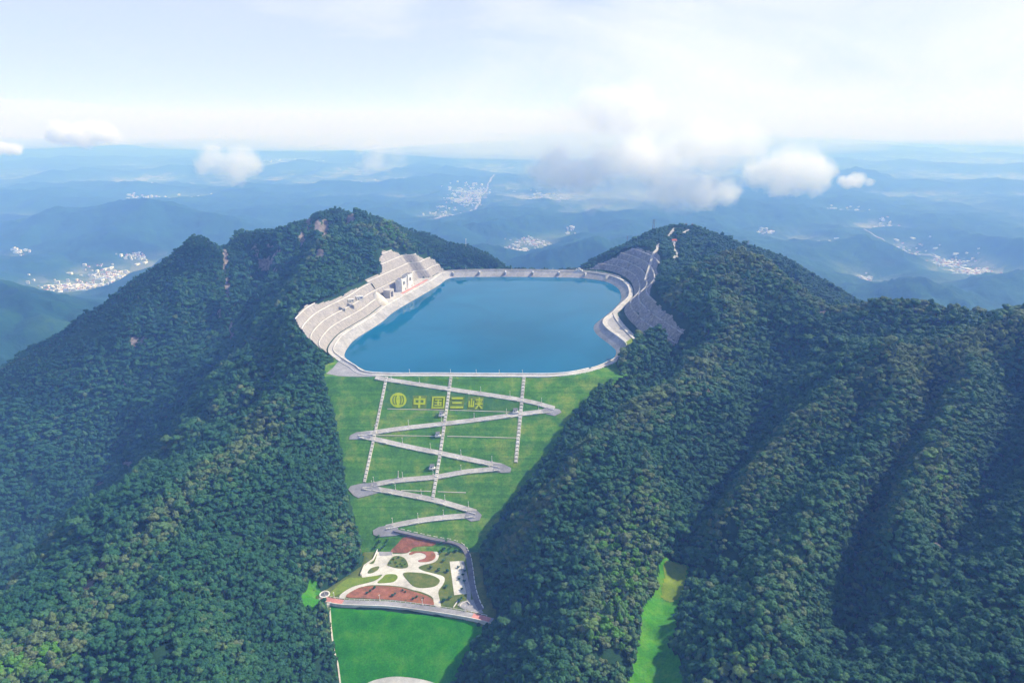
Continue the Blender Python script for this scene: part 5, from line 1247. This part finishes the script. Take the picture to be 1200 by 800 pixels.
# ------------------------------------------------------------------ clouds: closed lumpy bodies of fog
from mathutils import noise as mn
def cloud(px, py, Y, wpx, hpx, dens, seed, label, n=16, thick=.7, flatb=.35, rough=1.0, at=None, core=True):
    r = random.Random(seed); c = P(px, py, Y); s = proj(*c)[2] / F; w, h = wpx * s / 2, hpx * s / 2
    if at: c, w, h = np.array(at[:3]), at[3], at[4]
    L = min(w, h); off = Vector((seed * 13.1, seed * 7.7, 3.3)); body = None; balls = []
    for k in range(n):
        a = r.uniform(-1, 1); q = math.sqrt(max(0, 1 - a * a)); rad = r.uniform(.12, .36) * min(w, h * 1.6) * (0.6 + .6 * q)
        b = r.uniform(-flatb, 1) * q * .62; balls.append(((a * (w - rad * .7), r.uniform(-thick, thick) * w * .5 * q, b * (h - rad * .5)), rad))
    def clean(me, vox):                          # voxel remesh, then keep the main body only
        t = bpy.data.objects.new('tmp', me); C.objects.link(t)
        md = t.modifiers.new('r', 'REMESH'); md.mode = 'VOXEL'; md.voxel_size = vox
        nme = bpy.data.meshes.new_from_object(t.evaluated_get(bpy.context.evaluated_depsgraph_get())); bpy.data.objects.remove(t)
        bm = bmesh.new(); bm.from_mesh(nme); seen = set(); best = []
        for v in bm.verts:
            if v.index in seen: continue
            st = [v]; isl = []; seen.add(v.index)
            while st:
                u = st.pop(); isl.append(u)
                for ed_ in u.link_edges:
                    x_ = ed_.other_vert(u)
                    if x_.index not in seen: seen.add(x_.index); st.append(x_)
            if len(isl) > len(best): best = isl
        keep_ = {v.index for v in best}; bmesh.ops.delete(bm, geom=[v for v in bm.verts if v.index not in keep_], context='VERTS'); bm.to_mesh(nme); bm.free()
        return nme
    for part, grow, dn in (('cloud', 1.06, .38), ('core', .78, .5)):
        if part == 'core' and not core: continue
        bm = bmesh.new()
        for p_, rad in balls:
            m = bmesh.ops.create_icosphere(bm, subdivisions=3, radius=rad * grow); bmesh.ops.translate(bm, verts=m['verts'], vec=p_)
        me = bpy.data.meshes.new('tmp'); bm.to_mesh(me); bm.free(); vox = max(L / 44, 6.0); nme = clean(me, vox)
        nv = [v.normal.copy() for v in nme.vertices]
        for v, nrm in zip(nme.vertices, nv):
            p = v.co / L; d = mn.fractal(p * 1.9 + off, 0.8, 2.1, 6) * .12 + abs(mn.noise(p * 3.4 + off)) * .17 + abs(mn.noise(p * 7.5 + off)) * .10 + abs(mn.noise(p * 15 + off)) * .05 - .08
            v.co += nrm * (d * L * rough)
        nme.update(); nme = clean(nme, vox)
        nme.materials.clear(); nme.materials.append(m_air('cloud_fog', 0.62 * dn * dens / max(L, 1), (1.0, 1.0, 1.0), 0.0)); nme.name = part
        nme.polygons.foreach_set('use_smooth', [True] * len(nme.polygons))
        o = link(bpy.data.objects.new(part, nme), body)
        if body is None: body = o; o.location = c; tag(o, label, 'cloud' if label else None)
    return body
cloud(98, 160, 9000, 88, 40, 3.4, 1, 'small bright white puffy cloud over the plain at the upper left', 40, rough=1.2)
cloud(4, 176, 9000, 46, 24, 2.6, 2, 'small white cloud cut off by the left edge of the photo', 20, rough=1.1)
cloud(268, 196, 6500, 82, 70, 1.8, 3, 'soft round white cloud hanging over the plain left of the mountain peak', 44, rough=1.2)
cloud(446, 190, 6500, 62, 92, 1.1, 4, 'thin faint wisp of cloud standing above the left mountain peak', 28, rough=1.2)
cloud(752, 182, 5200, 280, 172, 0.95, 5, 'huge soft white cloud bank above the towered summit', 80, rough=1.1, core=False)
cloud(790, 85, 5600, 280, 220, 0.8, 6, 'tall thin white upper part of the cloud bank over the towered summit', 60, rough=1.0, core=False)
cloud(670, 206, 4700, 100, 76, 2.4, 9, 'bright white puff forming the lower left edge of the huge cloud bank', 36, rough=1.2)
cloud(722, 132, 4700, 112, 84, 2.0, 10, 'bright white shoulder puff on the upper left side of the huge cloud bank', 36, rough=1.2)
cloud(812, 226, 4700, 110, 56, 1.7, 11, 'bright white low puff of the cloud bank just above the towered summit', 36, rough=1.2)
cloud(846, 178, 4800, 120, 92, 1.9, 13, 'bright white puff on the right flank of the huge cloud bank', 40, rough=1.2)
cloud(752, 192, 4600, 118, 84, 2.2, 12, 'bright white puff in the middle of the huge cloud bank', 40, rough=1.2)
cloud(926, 207, 5600, 116, 70, 2.3, 7, 'mid sized white cloud lobe at the right foot of the huge cloud bank', 44, rough=1.2)
cloud(1003, 213, 5800, 46, 24, 1.8, 8, 'small detached white cloud puff right of the mid sized lobe', 20, rough=1.1)
ov = cloud(0, 0, 1000, 0, 0, 5.0, 21, None, 30, thick=1.9, rough=1.0, at=(215, 1760, 940, 430, 120)); ov.name = 'cloud_added_shade'; ov['kind'] = 'stuff'   # unseen cloud added above the frame to shade the left mountain's face
# added cloud-shaped fog that whitens the far lowland and horizon like denser haze
bm = bmesh.new(); r = random.Random(12); ZS = 14.0
for k in range(120):
    x_, y_ = r.uniform(-62000, 62000), r.uniform(12000, 84000); rad = r.uniform(3000, 9500)
    m = bmesh.ops.create_icosphere(bm, subdivisions=3, radius=rad); bmesh.ops.translate(bm, verts=m['verts'], vec=(x_, y_, r.uniform(-1200, 3800)))
me = bpy.data.meshes.new('tmp'); bm.to_mesh(me); bm.free(); t = bpy.data.objects.new('tmp', me); C.objects.link(t)
md = t.modifiers.new('r', 'REMESH'); md.mode = 'VOXEL'; md.voxel_size = 1100
nme = bpy.data.meshes.new_from_object(t.evaluated_get(bpy.context.evaluated_depsgraph_get())); bpy.data.objects.remove(t)
nv = [v.normal.copy() for v in nme.vertices]
for v, nrm in zip(nme.vertices, nv):
    v.co += nrm * (mn.fractal(v.co / 9000, 0.8, 2.1, 5) * 2200); v.co.z = max(min(v.co.z / ZS, 1100), -780) 
nme.materials.clear(); nme.materials.append(m_air('thin_cloud', 1 / 8000.0, (1.0, 1.0, 1.0))); nme.name = 'cloud_far_haze'
nme.polygons.foreach_set('use_smooth', [True] * len(nme.polygons))
link(bpy.data.objects.new('cloud_far_haze', nme))['kind'] = 'stuff'
# ------------------------------------------------------------------ the air
bpy.context.view_layer.update()
hz = MB(); _top = max((o.matrix_world @ Vector(c)).z for o in C.objects if o.type == 'MESH' and o.name.startswith('cloud') for c in o.bound_box) + 25
hz.box((0, 57500, (_top - 1000) / 2), (118000, 62500, (_top + 1000) / 2))
hz = hz.build('haze', m_air('pale_air', 1 / 7300.0, (0.18, 0.38, 1.0))); tag(hz, kind='stuff')
